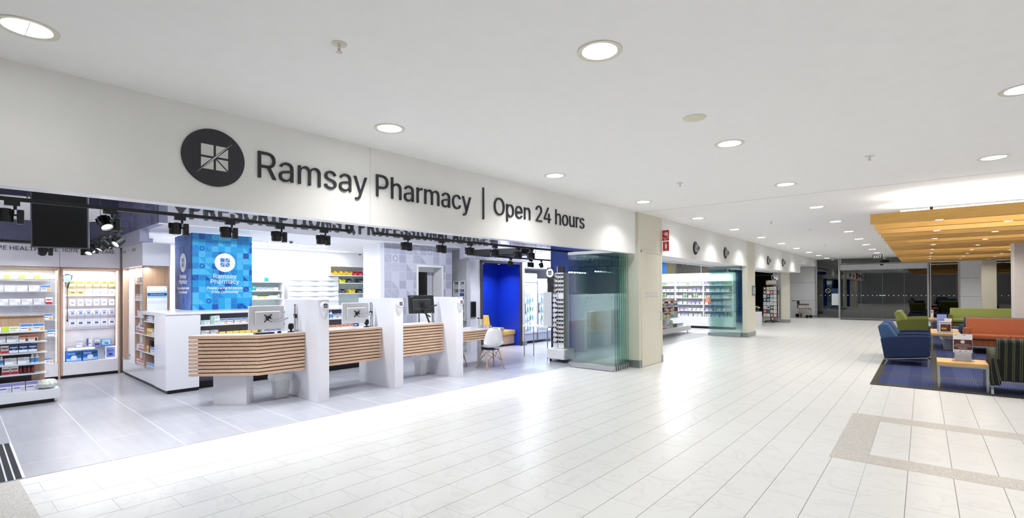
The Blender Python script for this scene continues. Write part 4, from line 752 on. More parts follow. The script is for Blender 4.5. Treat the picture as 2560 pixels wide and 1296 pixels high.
BOTS = {
 'dark-capped red bottle': (.024, .16, ('b02030', 'd8b0a8', '501018'), 1),
 'amber bottle': (.024, .15, ('b8683a', 'e4c8a0', '5a2c14'), 1),
 'blue-labelled white bottle': (.026, .14, ('f0f2f6', '5aa0dc', 'f4f4f6'), 0),
 'orange bottle': (.026, .16, ('e08a40', 'f4dcc0', 'd05a20'), 1),
 'green bottle': (.026, .16, ('a8c860', 'e8f0d0', '5a8040'), 1),
 'pale aqua bottle': (.03, .18, ('d0eef0', '80c8d0', 'e8f6f6'), 0),
 'yellow bottle': (.028, .14, ('f0cc50', 'faf0c0', 'f4f4f0'), 0),
 'black bottle': (.022, .15, ('26262c', '8a3030', '101014'), 1),
 'dark red bottle': (.024, .16, ('701c28', 'c09080', '2a0a10'), 1),
 'green-labelled white bottle': (.03, .17, ('f2f4f0', '9ccb9a', 'e0f0e0'), 0),
}
def goods(desc, loc, rz, shop, label, group, sc=1.0, lean=0):
    Mt = Matrix.Scale(sc, 4) @ Matrix.Rotation(lean, 4, 'Y')
    if desc in KITS:
        return solo('carton', carton(*KITS[desc]), label, 'box', loc, rz, shop, group, tilt=Mt)
    bd, cp = bottle(*BOTS[desc])
    o = thing('bottle', label, 'bottle', loc, rz, shop, group, tilt=Mt)
    for n, me in (('body', bd), ('cap', cp)):
        c = bpy.data.objects.new(n, me); COL.objects.link(c); c.parent = o
    return o
def article(s): return ('an ' if s[0] in 'aeiou' else 'a ')+s
def fill(where, p0, direction, face, z, length, kinds, side='left', shop=True, maxh=.2, stack=0, rnd=None, sc=1.0, gapr=(.004, .02), skip=0, back=0.0):
    """a shelf row: p0 start, direction unit vector along the shelf, face = rotation so the fronts look outwards"""
    rnd = rnd or random; t = .005; i = 0; prev = None; run = 0
    while True:
        if run <= 0: prev = rnd.choice(kinds); run = rnd.choice((1, 2, 2, 3))
        run -= 1
        d = prev
        if d in KITS: wd, ht, dp = KITS[d][1]*sc, KITS[d][2]*sc, KITS[d][3]*sc
        else: wd = BOTS[d][0]*2*sc; ht = BOTS[d][1]*sc; dp = wd
        s2 = sc*min(1, maxh/ht); wd *= s2/sc; ht *= s2/sc
        if t+wd > length: break
        if skip and rnd.random() < skip: t += wd; continue
        c = t+wd/2; nx = p0[0]+direction[0]*c; ny = p0[1]+direction[1]*c
        i += 1; lv = 1
        if d in KITS and stack and ht*2 < maxh and rnd.random() < stack: lv = 2
        for L_ in range(lv):
            lab = (('lower ', 'upper ')[L_] if lv == 2 else '')+f'{d} {where}, {ORD[min(i, 36)-1]} from {side}'
            goods(d, (nx, ny, z+L_*ht+.0008*L_), face+rnd.uniform(-.05, .05), shop, lab, 'goods '+where, s2)
        t += wd+rnd.uniform(*gapr)
KL = list(KITS)
# ================================================================ HOME HEALTH WALL
HX = -12.62
hh = thing('display_bay', 'tall white and pale oak lit display bay with small boxes on glass shelves, far left', 'shelving', (HX, -1.5, 0), 0, True)
def bay(o, y0, y1, last):
    """bay in thing-local coordinates: x 0 back, x .36 front"""
    part('back_panel', MB().box(0, .02, y0, y1, .3, 2.06, mat('case_back', '#eef0f8', .4)), o)
    part('base_cabinet', MB().box(0, .34, y0+.004, y1-.004, .06, .30, WHITE), o, bev=.003)
    part('plinth', MB().box(.02, .31, y0, y1, 0, .06, BLACK), o)
    part('side_panel', MB().box(.0, .345, y0, y0+.03, .06 if last else .3, 2.06, OAK), o)
    part('side_panel', MB().box(.0, .345, y1-.03, y1, .0, 2.06, OAK), o)
    part('top_rail', MB().box(.0, .345, y0, y1, 2.035, 2.065, OAK), o)
    for yy_ in (y0+.045, y1-.06): part('led_strip', MB().box(.30, .315, yy_, yy_+.012, .32, 2.0, EMS), o)
    lamp('AREA', (.3, (y0+y1)/2, 2.02), P_CASE, (.95, .97, 1), size=.05, size_y=y1-y0-.1, parent=o)
bay(hh, .0, 2.83, False)
for z in (.80, 1.10, 1.38, 1.62, 1.84): part('glass_shelf', MB().box(.02, .30, .04, 2.79, z-.008, z, CLEAR).box(.298, .302, .04, 2.79, z-.012, z+.006, mat('shelf_edge', '#bcc4cc', .2)), hh)
hb_ = thing('display_bay', 'tall white lit display bay with hanging packets on a slotted panel', 'shelving', (HX, 1.335, 0), 0, True)
bay(hb_, 0, .87, True)
for z in (1.86, 1.66, 1.46, 1.26, 1.08, .82): part('hanging_rail', MB().box(.02, .035, .04, .83, z+.055, z+.063, mat('rail_grey', '#b8bcc8', .3, metal=.6)), hb_)
part('glass_shelf', MB().box(.02, .26, .04, .83, .552, .56, CLEAR), hb_)
hd = thing('shelf_header', 'glossy lilac header panel reading HOME HEALTH CARE above the lit bays', 'sign panel', (-12.28, -1.5, 2.07), 0, True)
part('panel', MB().box(-.34, 0, 0, 2.82, 0, .40, LILAC).box(-.34, 0, 2.825, 3.705, 0, .40, LILAC), hd)
LH = mat('header_letter', '#4b4e5a', .5)
part('lettering', addtext(MB(), LH, 'HOME HEALTHCARE', .068, T(.001, 1.86, .282), extr=.002, width=.94, bold=.02), hd); part('lettering', addtext(MB(), LH, 'HOME HEALTHCARE', .068, T(.001, 2.86, .282), extr=.002, width=.76, bold=.02), hd)
rs = random.Random(3)
for n, z, kk, mh in (('top', 1.84, ['lime and white carton', 'plain white carton', 'sky blue carton', 'teal carton'], .12), ('second', 1.62, ['plain white carton', 'white and blue carton'], .1), ('third', 1.38, ['orange bottle', 'red and white carton', 'pink carton', 'plain white carton'], .2), ('fourth', 1.10, ['white and blue carton', 'plain white carton', 'orange and white carton'], .14), ('fifth', .80, ['dark green carton', 'navy and white carton', 'white and blue carton'], .14)):
    fill(f'on the {n} shelf of the far left bay', (HX+.2, .30, 0), (0, 1), 0, z, 1.0, kk, maxh=mh*1.25, rnd=rs, sc=1.55)
fill('on the base of the far left bay', (HX+.2, .30, 0), (0, 1), 0, .301, 1.0, ['navy and white carton', 'white and blue carton', 'dark green carton'], maxh=.2, rnd=rs, sc=1.4, stack=.5)
# hanging packets
def packet(label, y, z, wd, ht, cols, grp):
    b, c, k = [cmat(x, .4) for x in cols]
    m = MB().box(0, .012, -wd/2, wd/2, -ht, 0, b).box(.012, .0135, -wd/2*.9, wd/2*.9, -ht*.95, -ht*.66, c).box(.012, .0135, -wd/2*.9, wd/2*.9, -ht*.3, -ht*.04, c).box(.012, .0145, -wd/2*.5, wd/2*.6, -ht*.6, -ht*.36, k)
    o = thing('hanging_packet', label, 'packet', (HX+.10, y, z), 0, True, grp)
    part('card', m, o); part('hook', MB().tube([(-.065, 0, -.012), (.02, 0, -.012), (.026, 0, .0)], .002, CHROME, 6), o)
rows = [(1.86, .15, 6, ('f0c838', 'f8e890', '6a6250')), (1.66, .13, 2, ('f0c838', 'f6e7a0', '6a6250')), (1.66, .13, 4, ('f0f0f4', 'b8c8e4', '8f98ae')), (1.46, .12, 6, ('eef0f6', 'd4dcec', '8a98c0')), (1.26, .12, 6, ('eef0f6', '9cb0dc', '6a7490')), (1.08, .14, 6, ('eceef6', 'c4d2ee', '50587a'))]
for r_, (z, ht, n, cols) in enumerate(rows):
    off = 2 if r_ == 2 else 0
    for k in range(n):
        packet(f'small {"yellow" if cols[0][0] == "f" and cols[0] != "f0f0f4" else "white and blue"} packet on the slotted panel, row {["one", "two", "two", "three", "four", "five"][r_]}, {ORD[k+off]} from left', 1.335+.19+.118*(k+off), z, .10 if ht > .12 else .085, ht, cols, 'packets on the slotted panel')
o = thing('walking_stick', 'black walking stick hanging at the left of the slotted panel', 'walking stick', (HX+.13, 1.45, 1.06), 0, True)
part('shaft', MB().tube([(0, 0, 0), (0, 0, .62)], .007, mat('stick_grey', '#4a4c52', .4)), o)
part('handle', MB().tube([(0, 0, .62), (0, .02, .70), (0, .05, .78), (0, .07, .86), (0, -.0, .88), (0, -.06, .86), (0, -.07, .80), (0, -.02, .70)], .013, BLACK, 8), o)
part('swing_tag', MB().box(.014, .017, -.04, .05, .74, .84, cmat('5aa8d0')), o, 'blue tag'); part('ferrule', MB().lathe([(.012, -.01), (.012, .02), (.008, .03)], BLACK, 12), o)
for k in range(2):
    o = thing('humidifier_box', f'large bright blue boxed vaporizer on the bay base, the {["left", "right"][k]} of two', 'box', (HX+.2, 1.335+.19+.235*k, .301), 0, True, 'blue vaporizer boxes')
    part('carton', MB().box(-.09, .09, -.112, .112, 0, .185, cmat('1f68c8')).box(.09, .0908, -.105, .105, .01, .06, cmat('9cc8f0')), o)
    part('printed_picture', MB().tube([(.0908, 0, .07), (.092, 0, .07)], .045, cmat('e8eef6'), 16).box(.0908, .0915, .03, .10, .12, .17, cmat('20503c')), o, 'white device picture')
    part('lettering', addtext(MB(), cmat('f6f6f8'), 'Vaporizer', .028, T(.0908, -.095, .135), extr=.0008, width=.11), o)
solo('bedding_pack', MB().box(-.09, .09, -.2, .2, 0, .06, mat('clear_bag_white', '#eef0f2', .3, var=.08, scale=20, bump=.6)), 'soft white bagged pillow lying on the blue vaporizer boxes', 'pack', (HX+.19, 1.64, .487), 0, True, bev=.025)
for k, (y, wd, ht, d) in enumerate([(1.62, .09, .13, ('eef0f6', 'b8c4e0', '8890b0', 'd8dcec')), (1.76, .08, .15, ('e8eaf2', '5058a0', 'f2f2f2', '3c3c44')), (1.88, .08, .15, ('c8cad4', '3848a0', 'f2f2f2', '8890a0')), (2.02, .16, .12, ('4a96d8', 'b8dcf4', 'f0f4fa', '2a60b0'))]):
    solo('carton', carton(k % 4, wd, ht, .06, d), f'{["pale lilac", "white and navy", "grey and blue", "bright blue striped"][k]} box on the glass shelf under the packets', 'box', (HX+.14, y, .7602 if False else .561+.0), 0, True, 'boxes on the lower shelf')
solo('carton', carton(3, .17, .24, .07, ('e8ecf6', '6c86d0', 'f2f2f2', '4a50a0')), 'large white and blue box standing at the right end of the bay base', 'box', (HX+.2, 2.08, .301), 0, True)
# ================================================================ OAK SHELF UNIT (end of the run) AND FRONT COUNTER
ou = thing('shelf_unit', 'white and pale oak corner shelf unit with small goods facing the camera', 'shelving', (-12.1, 2.215, 0), 0, True)
part('base_cabinet', MB().box(0, 2.31, 0, .40, .06, .28, WHITE), ou, bev=.003)
part('plinth', MB().box(0.02, 2.31, .03, .38, 0, .06, BLACK), ou)
part('back_panel', MB().box(0, 1.53, .37, .40, .28, 2.06, OAK).box(1.53, 2.30, .37, .40, .28, 1.20, OAK), ou)
part('side_panel', MB().box(0, .03, 0, .40, .28, 2.06, OAK), ou); part('side_panel', MB().box(.86, .89, .02, .37, .28, 2.06, OAK), ou)
part('end_panel', MB().box(1.50, 1.53, 0, .40, 1.274, 2.08, OAKD), ou, 'brown oak end panel')
part('divider', MB().box(1.50, 1.53, .02, .37, .28, 1.20, OAK), ou); part('divider', MB().box(2.27, 2.30, .02, .37, .28, 1.20, OAK), ou)
for z in (.56, .86, 1.16, 1.46, 1.76): part('shelf', MB().box(.89, 1.50, .02, .37, z-.02, z, WHITE), ou)
for z in (.56, .86, 1.10): part('shelf', MB().box(1.53, 2.27, .02, .37, z-.02, z, WHITE), ou)
part('tray', MB().box(.0, 2.3, -.012, .02, .28, .33, CLEAR), ou, 'clear acrylic lip')
part('header_panel', MB().box(0, 1.54, -.005, .41, 2.065, 2.47, LILAC), ou, 'glossy lilac header')
m = MB(); RYm = RZ(R(-90)); addtext(m, LH, 'FIRST AID', .05, T(.05, -.005, 2.35) @ RYm, extr=.001, width=.26); part('lettering', m, ou); part('lettering', addtext(MB(), LH, 'FIRST AID', .05, T(.78, -.005, 2.35) @ RYm, extr=.001, width=.26), ou)
lamp('AREA', (1.2, .06, 2.03), P_CASE, (.97, .97, 1), size=2.2, size_y=.05, parent=ou)
rs = random.Random(5)
for n, z, x0, ln in (('lowest', .282, -10.61, .58), ('second', .562, -10.61, .58), ('third', .862, -10.61, .58), ('fourth', 1.162, -10.61, .58), ('fifth', 1.462, -10.61, .58), ('top', 1.762, -10.61, .58)):
    fill(f'on the {n} shelf of the tall oak unit', (x0, 2.27, 0), (-1, 0), R(-90), z, ln, ['plain white carton', 'red and white carton', 'blue-labelled white bottle', 'pink carton', 'orange and white carton'], side='right', maxh=.2, rnd=rs, sc=1.35)
for n, z in (('lowest', .282), ('second', .562), ('third', .862), ('top', 1.102)):
    fill(f'on the {n} shelf of the low oak unit', (-9.85, 2.28, 0), (-1, 0), R(-90), z, .70, ['plain white carton', 'black bottle', 'white and blue carton', 'yellow carton', 'plain white carton', 'navy and white carton'], side='right', maxh=.2 if z < 1 else .09, rnd=rs, sc=1.35)
for k in range(6):
    z = 1.86-.24*k
    o = thing('hanging_packet', f'small red and white packet hanging on the oak side, {ORD[k]} from the top', 'packet', (-11.6, 2.40, z), R(-90), True, 'packets hanging on the oak side')
    part('card', MB().box(0, .05, -.10, .10, -.14, 0, cmat('f0eef0')).box(.05, .052, -.09, .09, -.05, -.01, cmat('d05058')).box(.05, .053, -.05, .05, -.12, -.07, cmat('b0b4c0')), o)
    part('hook', MB().tube([(-.18, 0, .0), (.06, 0, .0), (.065, 0, .012)], .003, CHROME, 6), o)
fill('on the left base of the tall oak unit', (-12.0, 2.33, 0), (1, 0), R(-90), .282, .8, ['teal carton', 'plain white carton', 'white and blue carton'], maxh=.2, rnd=rs, sc=1.6)
# counter
ct_ = thing('service_counter', 'long white gloss service counter with open shelves behind the timber desks', 'counter', (-9.12, 2.2, 0), 0, True)
part('end_cabinet', MB().box(-.66, .0, 0.002, .46, .06, 1.235, WHITE), ct_, bev=.004)
part('end_plinth', MB().box(-.66, -.03, .03, .46, 0, .06, BLACK), ct_)
part('worktop', MB().box(-1.55, .01, .001, 4.2, 1.236, 1.272, WHITE).box(-1.55, -.36, .001, 4.2, 1.21, 1.236, WHITE), ct_, bev=.003)
part('back_panel', MB().box(-.40, -.38, .46, 4.2, .32, 1.236, mat('shelf_back_grey', '#b9bac4', .5)).box(-1.52, -1.5, .42, 4.2, 0, 1.236, WHITE), ct_)
part('plinth', MB().box(-.42, -.22, .46, 4.2, 0, .1, BLACK).box(-.42, -.30, .46, 4.2, .1, .33, mat('shade_grey', '#8b8c96', .5)), ct_)
for z in (.34, .835, 1.062): part('shelf', MB().box(-.38, .0, .46, 4.2, z-.025, z, WHITE), ct_)
for y in (.46, 1.45, 2.45, 3.45): part('upright', MB().box(-.38, -.002, y, y+.02, .34, 1.236, WHITE), ct_)
rs = random.Random(8)
for n, z, kk in (('upper', 1.063, ['white and blue carton', 'green-cornered white carton', 'red-flashed white carton', 'orange-dotted grey carton']), ('lower', .836, ['green-cornered white carton', 'orange-dotted grey carton', 'orange-dotted grey carton', 'violet and white carton', 'yellow carton'])):
    for q, (y0, ln) in enumerate(((2.69, .94), (3.68, .96), (4.68, .92), (5.7, .65))):
        fill(f'on the {n} counter shelf, section {["one", "two", "three", "four"][q]}', (-9.165, y0, 0), (0, 1), 0, z, ln, kk if q < 2 else ['navy and white carton', 'blue-labelled white bottle', 'orange and white carton', 'white and blue carton'], maxh=.15, stack=.75, rnd=rs, sc=1.15)
for q, (y0, ln) in enumerate(((2.69, .94), (3.68, .96))): fill(f'on the bottom counter shelf, section {["one", "two"][q]}', (-9.22, y0, 0), (0, 1), 0, .341, ln, ['plain white carton', 'violet and white carton'], maxh=.15, rnd=rs)
# poster on the counter
o = thing('certificate_plaque', 'clear acrylic plaque with pale blue notice on the counter against brown oak', 'sign', (-10.55, 2.42, 1.273), 0, True)
part('acrylic_panel', MB().box(0, .006, -.15, .15, 0, .43, mat('plaque_white', '#dfe5ee', .2)), o)
part('printed_bands', MB().box(.006, .007, -.145, .145, .31, .345, cmat('a8c8ec')).box(.006, .007, -.145, .145, .26, .31, cmat('2c4066')).box(.006, .007, -.145, .145, .225, .26, cmat('8ab4e0')).box(.006, .007, -.145, .145, .12, .17, cmat('cfd3da')), o)
m = MB(); addtext(m, cmat('c8d4e8'), 'ANTHONY MORGAN', .018, T(.007, 0, .275), extr=.0008, align='CENTER', width=.2); part('lettering', m, o)
part('corner_screws', MB().tube([(.004, -.135, .415), (.009, -.135, .415)], .007, CHROME).tube([(.004, .135, .415), (.009, .135, .415)], .007, CHROME), o)
# blue glass box
bx = thing('glass_booth', 'blue patterned glass booth with white round logo standing on the counter', 'booth', (-9.98, 2.80, 1.273), 0, True)
part('front_glass', MB().box(-.012, 0, 0, 1.0, 0, 1.36, BLUEF), bx, 'bright blue patterned glass')
part('side_glass', MB().box(-1.0, -.012, 0, .012, 0, 1.36, BLUEX), bx, 'deep blue patterned glass')
part('edge_trim', MB().box(-.014, .003, -.004, .003, 0, 1.365, BLACK).box(-.012, .002, 0, 1.0, 1.36, 1.366, BLACK).box(-1, 0, -.002, .012, 1.36, 1.366, BLACK), bx)
WL = mat('white_vinyl', '#f0f0f6', .4)
dk = mat('logo_blue', '#3b7cc0', .4)
m = MB().lathe([(.001, .003), (.172, .003), (.172, 0)], WL, 40, T(0, .53, .86) @ Matrix.Rotation(R(90), 4, 'Y')); part('logo_disc', m, bx, 'white round logo')
part('logo_symbol', symbol(MB(), .078, dk, T(.003, .53, .86), .001), bx)
m = MB(); addtext(m, WL, 'Ramsay', .075, T(.001, .53, .575), extr=.002, align='CENTER', width=.385); addtext(m, WL, 'Pharmacy', .075, T(.001, .53, .475), extr=.002, align='CENTER', width=.475)
addtext(m, WL, 'People caring for people', .043, T(.001, .53, .375), extr=.002, align='CENTER', width=.6, slant=.22, bold=.012); addtext(m, WL, 'in our Community', .043, T(.001, .53, .30), extr=.002, align='CENTER', width=.46, slant=.22, bold=.012)
part('lettering', m, bx)
Q = T(-.50, -.001, 0) @ RYm
m = MB().lathe([(.001, .003), (.172, .003), (.172, 0)], WL, 40, Q @ T(0, 0, .86) @ Matrix.Rotation(R(90), 4, 'Y')); part('logo_disc', m, bx, 'white round logo')
part('logo_symbol', symbol(MB(), .078, mat('logo_deep', '#2c4a84', .4), Q @ T(.003, 0, .86), .001), bx)
m = MB(); addtext(m, WL, 'Ramsay', .075, Q @ T(.001, 0, .575), extr=.002, align='CENTER', width=.385); addtext(m, WL, 'Pharmacy', .075, Q @ T(.001, 0, .475), extr=.002, align='CENTER', width=.475)
addtext(m, WL, 'People caring for people', .043, Q @ T(.001, 0, .375), extr=.002, align='CENTER', width=.7, slant=.22, bold=.01); addtext(m, WL, 'in our Community', .043, Q @ T(.001, 0, .30), extr=.002, align='CENTER', width=.5, slant=.22, bold=.01)
part('lettering', m, bx)
# ================================================================ DISPENSARY FITTINGS
o = thing('dispensary_shelf', 'white sloping medicine shelves at the left of the dispensary', 'shelving', (-13.0, 4.5, 0), 0, True)
part('side_panel', MB().box(0, .36, 0, .02, 0, 2.1, WMATT).box(0, .36, 1.06, 1.09, 0, 2.1, WMATT), o)
for z in (.8, 1.2, 1.42, 1.62, 1.84): part('shelf', MB().box(0, .34, .02, 1.06, z-.02, z, WMATT), o)
part('back_panel', MB().box(0, .01, .02, 1.06, 0, 2.1, mat('mint_back', '#c8d8d4', .6)), o)
rs = random.Random(11)
for n, z in (('top', 1.841), ('second', 1.621), ('third', 1.421)):
    fill(f'on the {n} shelf of the dispensary rack', (-12.76, 4.75, 0), (0, 1), 0, z, .8, ['plain white carton', 'green-labelled white bottle', 'white and blue carton', 'plain white carton', 'teal carton', 'lime and white carton'], maxh=.13, rnd=rs, sc=1.1)
o = thing('drawer_cabinet', 'white cabinet of wavy-fronted medicine drawers in the dispensary', 'cabinet', (-13.0, 5.76, 0), 0, True)
part('body', MB().box(0, .2, 0, 1.40, .8, 2.012, WMATT), o)
wave = [(.0, .0)]
for r_ in range(5):
    for c_i in range(3):
        z0 = 1.885-.138*r_; y0 = .012+.464*c_i
        poly = [(y0, z0), (y0+.455, z0), (y0+.455, z0+.12), (y0+.36, z0+.12), (y0+.29, z0+.095), (y0+.2275, z0+.088), (y0+.165, z0+.095), (y0+.095, z0+.12), (y0, z0+.12)]
        d = part('drawer', MB().prism(poly, .2, .222, mat('drawer_white', '#e6e8ec', .35), axis='x'), o)
        part('finger_pull', MB().box(.2, .205, y0+.08, y0+.375, z0+.085, z0+.125, mat('pull_shade', '#b4b9c2', .5)), d)
o = thing('bin_shelf', 'white wall shelves holding coloured plastic picking bins', 'shelving', (-13.0, 6.86, 0), 0, True)
part('frame', MB().box(0, .3, 1.15, 1.17, 1.3, 2.3, WMATT).box(.0, .3, 0, .02, 2.03, 2.3, WMATT).box(0, .01, .32, 1.17, 1.3, 2.3, mat('mint_back')).box(0, .01, .0, .32, 2.02, 2.3, mat('mint_back')).box(0, .3, 0, 1.17, 2.28, 2.3, WMATT), o)
for z, y0 in ((2.04, 0), (1.83, .32), (1.54, .32)): part('shelf', MB().box(0, .3, y0, 1.15, z-.02, z, WMATT), o)
def pbin(loc, col, label):
    c = mat('bin_'+col, '#'+col, .4)
    o = thing('picking_bin', label, 'plastic bin', loc, 0, True, 'coloured picking bins')
    part('tub', MB().prism([(-.13, 0), (.10, 0), (.12, .07), (.12, .075), (.05, .115), (-.13, .115)], -.075, -.07, c).prism([(-.13, 0), (.10, 0), (.12, .07), (.12, .075), (.05, .115), (-.13, .115)], .07, .075, c).box(-.13, .10, -.07, .07, 0, .005, c).box(-.13, -.125, -.07, .07, 0, .115, c).prism([(.10, 0), (.105, 0), (.125, .07), (.12, .07)], -.07, .07, c), o)
    part('label_holder', MB().box(.112, .116, -.03, .03, .03, .05, SW), o, 'white label')
for i, (y, z, c, nm) in enumerate([(6.95, 2.041, 'ecc93a', 'yellow'), (7.12, 2.041, 'ecc93a', 'yellow'), (7.29, 2.041, 'ecc93a', 'yellow'), (7.46, 2.041, 'ecc93a', 'yellow'), (7.63, 2.041, 'c8283a', 'red'), (7.80, 2.041, 'c8283a', 'red'),
        (7.25, 1.831, 'd8d830', 'lime yellow'), (7.45, 1.831, '4a5452', 'dark grey'), (7.85, 1.831, '4a5452', 'dark grey'), (7.25, 1.541, '54565e', 'slate grey'), (7.55, 1.541, 'e4d030', 'yellow'), (7.78, 1.541, '3c4a44', 'dark green')]):
    pbin((-12.82, y, z), c, f'{nm} plastic picking bin on the {["top", "middle", "lower"][0 if z > 2 else (1 if z > 1.7 else 2)]} bin shelf, {ORD[i if i < 6 else (i-6 if i < 9 else i-9)]} from the left')
solo('card_reader', MB().prism([(-.04, 0), (.06, 0), (.02, .11), (.0, .11)], -.07, .07, BLACK), 'small black screen standing on the counter behind the first partition', 'screen', (-9.6, 4.55, 1.273), R(180), True, bev=.004)
# pigeonhole unit in the office
o = thing('pigeonhole_unit', 'white cube pigeonholes in the room right of the dark door', 'shelving', (-10.20, 9.135, 0), R(-90), True)
fr_ = MB()
for k in range(4): fr_.box(0, .25, k*.225, k*.225+.015, .8, 1.84, WMATT)
for k in range(6): fr_.box(0, .25, 0, .69, 1.83-k*.2, 1.845-k*.2, WMATT)
part('frame', fr_, o); part('back_panel', MB().box(0, .01, 0, .69, .83, 1.84, mat('mint_back')), o)
for i, (y, z, c, nm) in enumerate([(.11, 1.645, 'b4dc3c', 'lime'), (.335, 1.645, 'd8dcda', 'white'), (.56, 1.645, 'c8d4e4', 'pale blue'), (.335, 1.445, 'eceeee', 'white'), (.56, 1.445, '3c5cb0', 'blue')]):
    solo('paper_tray', MB().box(-.1, .1, -.09, .09, 0, .08, cmat(c)).box(-.08, .06, -.07, .05, .08, .11, cmat('5ab4dc' if i == 0 else 'dfe4ea')), f'{nm} tray in the cube pigeonholes, {ORD[i]} reading left to right', 'tray', (-10.20+y, 9.135-.12, z+.001), R(-90), True, 'trays in the pigeonholes', bev=.004)
struct('wall_shop', MB().box(-11.0, -10.9, 8.62, 10.9, 0, 3.0, mat('office_wall', '#dfe6e4', .6)), shop=True)
struct('ceiling', MB().box(-10.9, -9.4, 8.62, 11.0, 2.9, 2.95, WMATT), shop=True)
# ================================================================ PARTITION WALLS AND TIMBER DESKS
def endwall(y, label):
    o = thing('partition_wall', label, 'partition', (-7.34, y, 0), 0, True, 'white partitions between the desks')
    part('panel', MB().prism([(-.54, 0), (.53, 0), (.53, 1.475), (-.55, 1.475)], -.085, .085, WHITE), o, bev=.003)
    # projecting emblem wedge on the narrow front
    e = MB().prism([(.0, .145), (.055, .11), (.03, -.13), (.0, -.17)], -.055, .055, WHITE, M=T(.53, 0, 1.36))
    w_ = part('emblem_wedge', MB().lathe([(.001, .062), (.05, .06), (.062, .05), (.062, 0)], WHITE, 28, T(.53, 0, 1.385) @ Matrix.Rotation(R(90), 4, 'Y')).lathe([(.06, 0), (.055, -.06), (.03, -.16), (.004, -.20)], WHITE, 24, T(.53, 0, 1.385) @ Matrix.Scale(.9, 4, (1, 0, 0))), o, 'white rounded emblem')
    part('emblem_symbol', symbol(MB(), .03, CHAR, T(.592, 0, 1.385), .001), w_, 'dark window symbol'); return o
endwall(3.575, 'white gloss partition with a dark emblem, left one beside the waste bin')
endwall(4.885, 'white gloss partition with a dark emblem, middle of the three')
endwall(6.235, 'white gloss partition with a dark emblem, right one beside the shell chairs')
def slats(mb, poly, z0, z1, n, th=.02):
    """poly: (x,y) corner list of the front line; slats of height h with gaps"""
    p = (z1-z0)/n; h = p*.72
    for k in range(n):
        z = z0+k*p+(p-h)*(1 if k == n-1 else .0)
        zt = z1 if k == n-1 else z+h; zb = zt-h
        outer = poly; inner = [(x-.02*(1), y+.0) for x, y in poly]
        mb.prism(outer+inner[::-1], zb, zt, SLAT, axis='z')
    return mb
# desk 1: angled front
dk1 = thing('timber_desk', 'timber-slatted desk with an angled left front on a white pedestal', 'desk', (-7.2, 2.82, 0), 0, True, 'timber-slatted desks')
P1 = [(-.655, -.655), (0, 0), (0, .665)]
sl = MB()
for k in range(11):
    zb = .432+k*.0512; zt = zb+.037
    if k == 10: zt = .99
    sl = MB().prism([(-.665, -.635), (-.655, -.66), (0, 0), (0, .665), (-.025, .665), (-.025, .01), (-.655, -.62)], zb, zt, SLAT, axis='z')
    part('slat', sl, dk1, bev=.002)
part('backing', MB().prism([(-.60, -.56), (-.03, .01), (-.03, .66), (-.06, .66), (-.06, .025), (-.60, -.51)], .44, .97, mat('slat_backing', '#6a4f40', .7), axis='z'), dk1, 'dark backing')
part('desktop', MB().prism([(-.68, -.62), (-.03, .012), (-.03, .665), (-.48, .665), (-.48, .15), (-.78, -.40)], .965, .992, WHITE, axis='z'), dk1, 'white top')
part('pedestal', MB().prism([(-.64, -.36), (-.25, -.06), (-.43, .10), (-.88, .10), (-.88, -.20)], 0, .432, WHITE, axis='z'), dk1, 'white pedestal', bev=.003)
dk2 = None
def straight_desk(y0, y1, z0, z1, n, label, depth=.48):
    o = thing('timber_desk', label, 'desk', (-7.17, y0, 0), 0, True, 'timber-slatted desks'); L_ = y1-y0; p = (z1-z0)/n
    for k in range(n): part('slat', MB().box(-.025, 0, .0, L_, z1-(k+1)*p+p*.28, z1-k*p, SLAT), o, bev=.002)
    part('backing', MB().box(-.06, -.03, .01, L_-.03, z0+.02, z1-.02, mat('slat_backing')), o, 'dark backing')
    part('desktop', MB().box(-depth, -.026, .0, L_, z1-.028, z1+.002, WHITE), o, 'white top'); return o
straight_desk(3.665, 4.795, .43, .99, 11, 'timber-slatted straight desk between the left and middle partitions')
straight_desk(4.975, 6.145, .43, .99, 11, 'timber-slatted straight desk between the middle and right partitions')
d3_ = straight_desk(6.325, 7.85, .575, .795, 5, 'low timber-slatted table right of the partitions, with shell chairs', depth=.75)
part('table_leg', MB().box(-.70, -.64, 1.40, 1.46, 0, .765, WHITE), d3_, 'white leg')
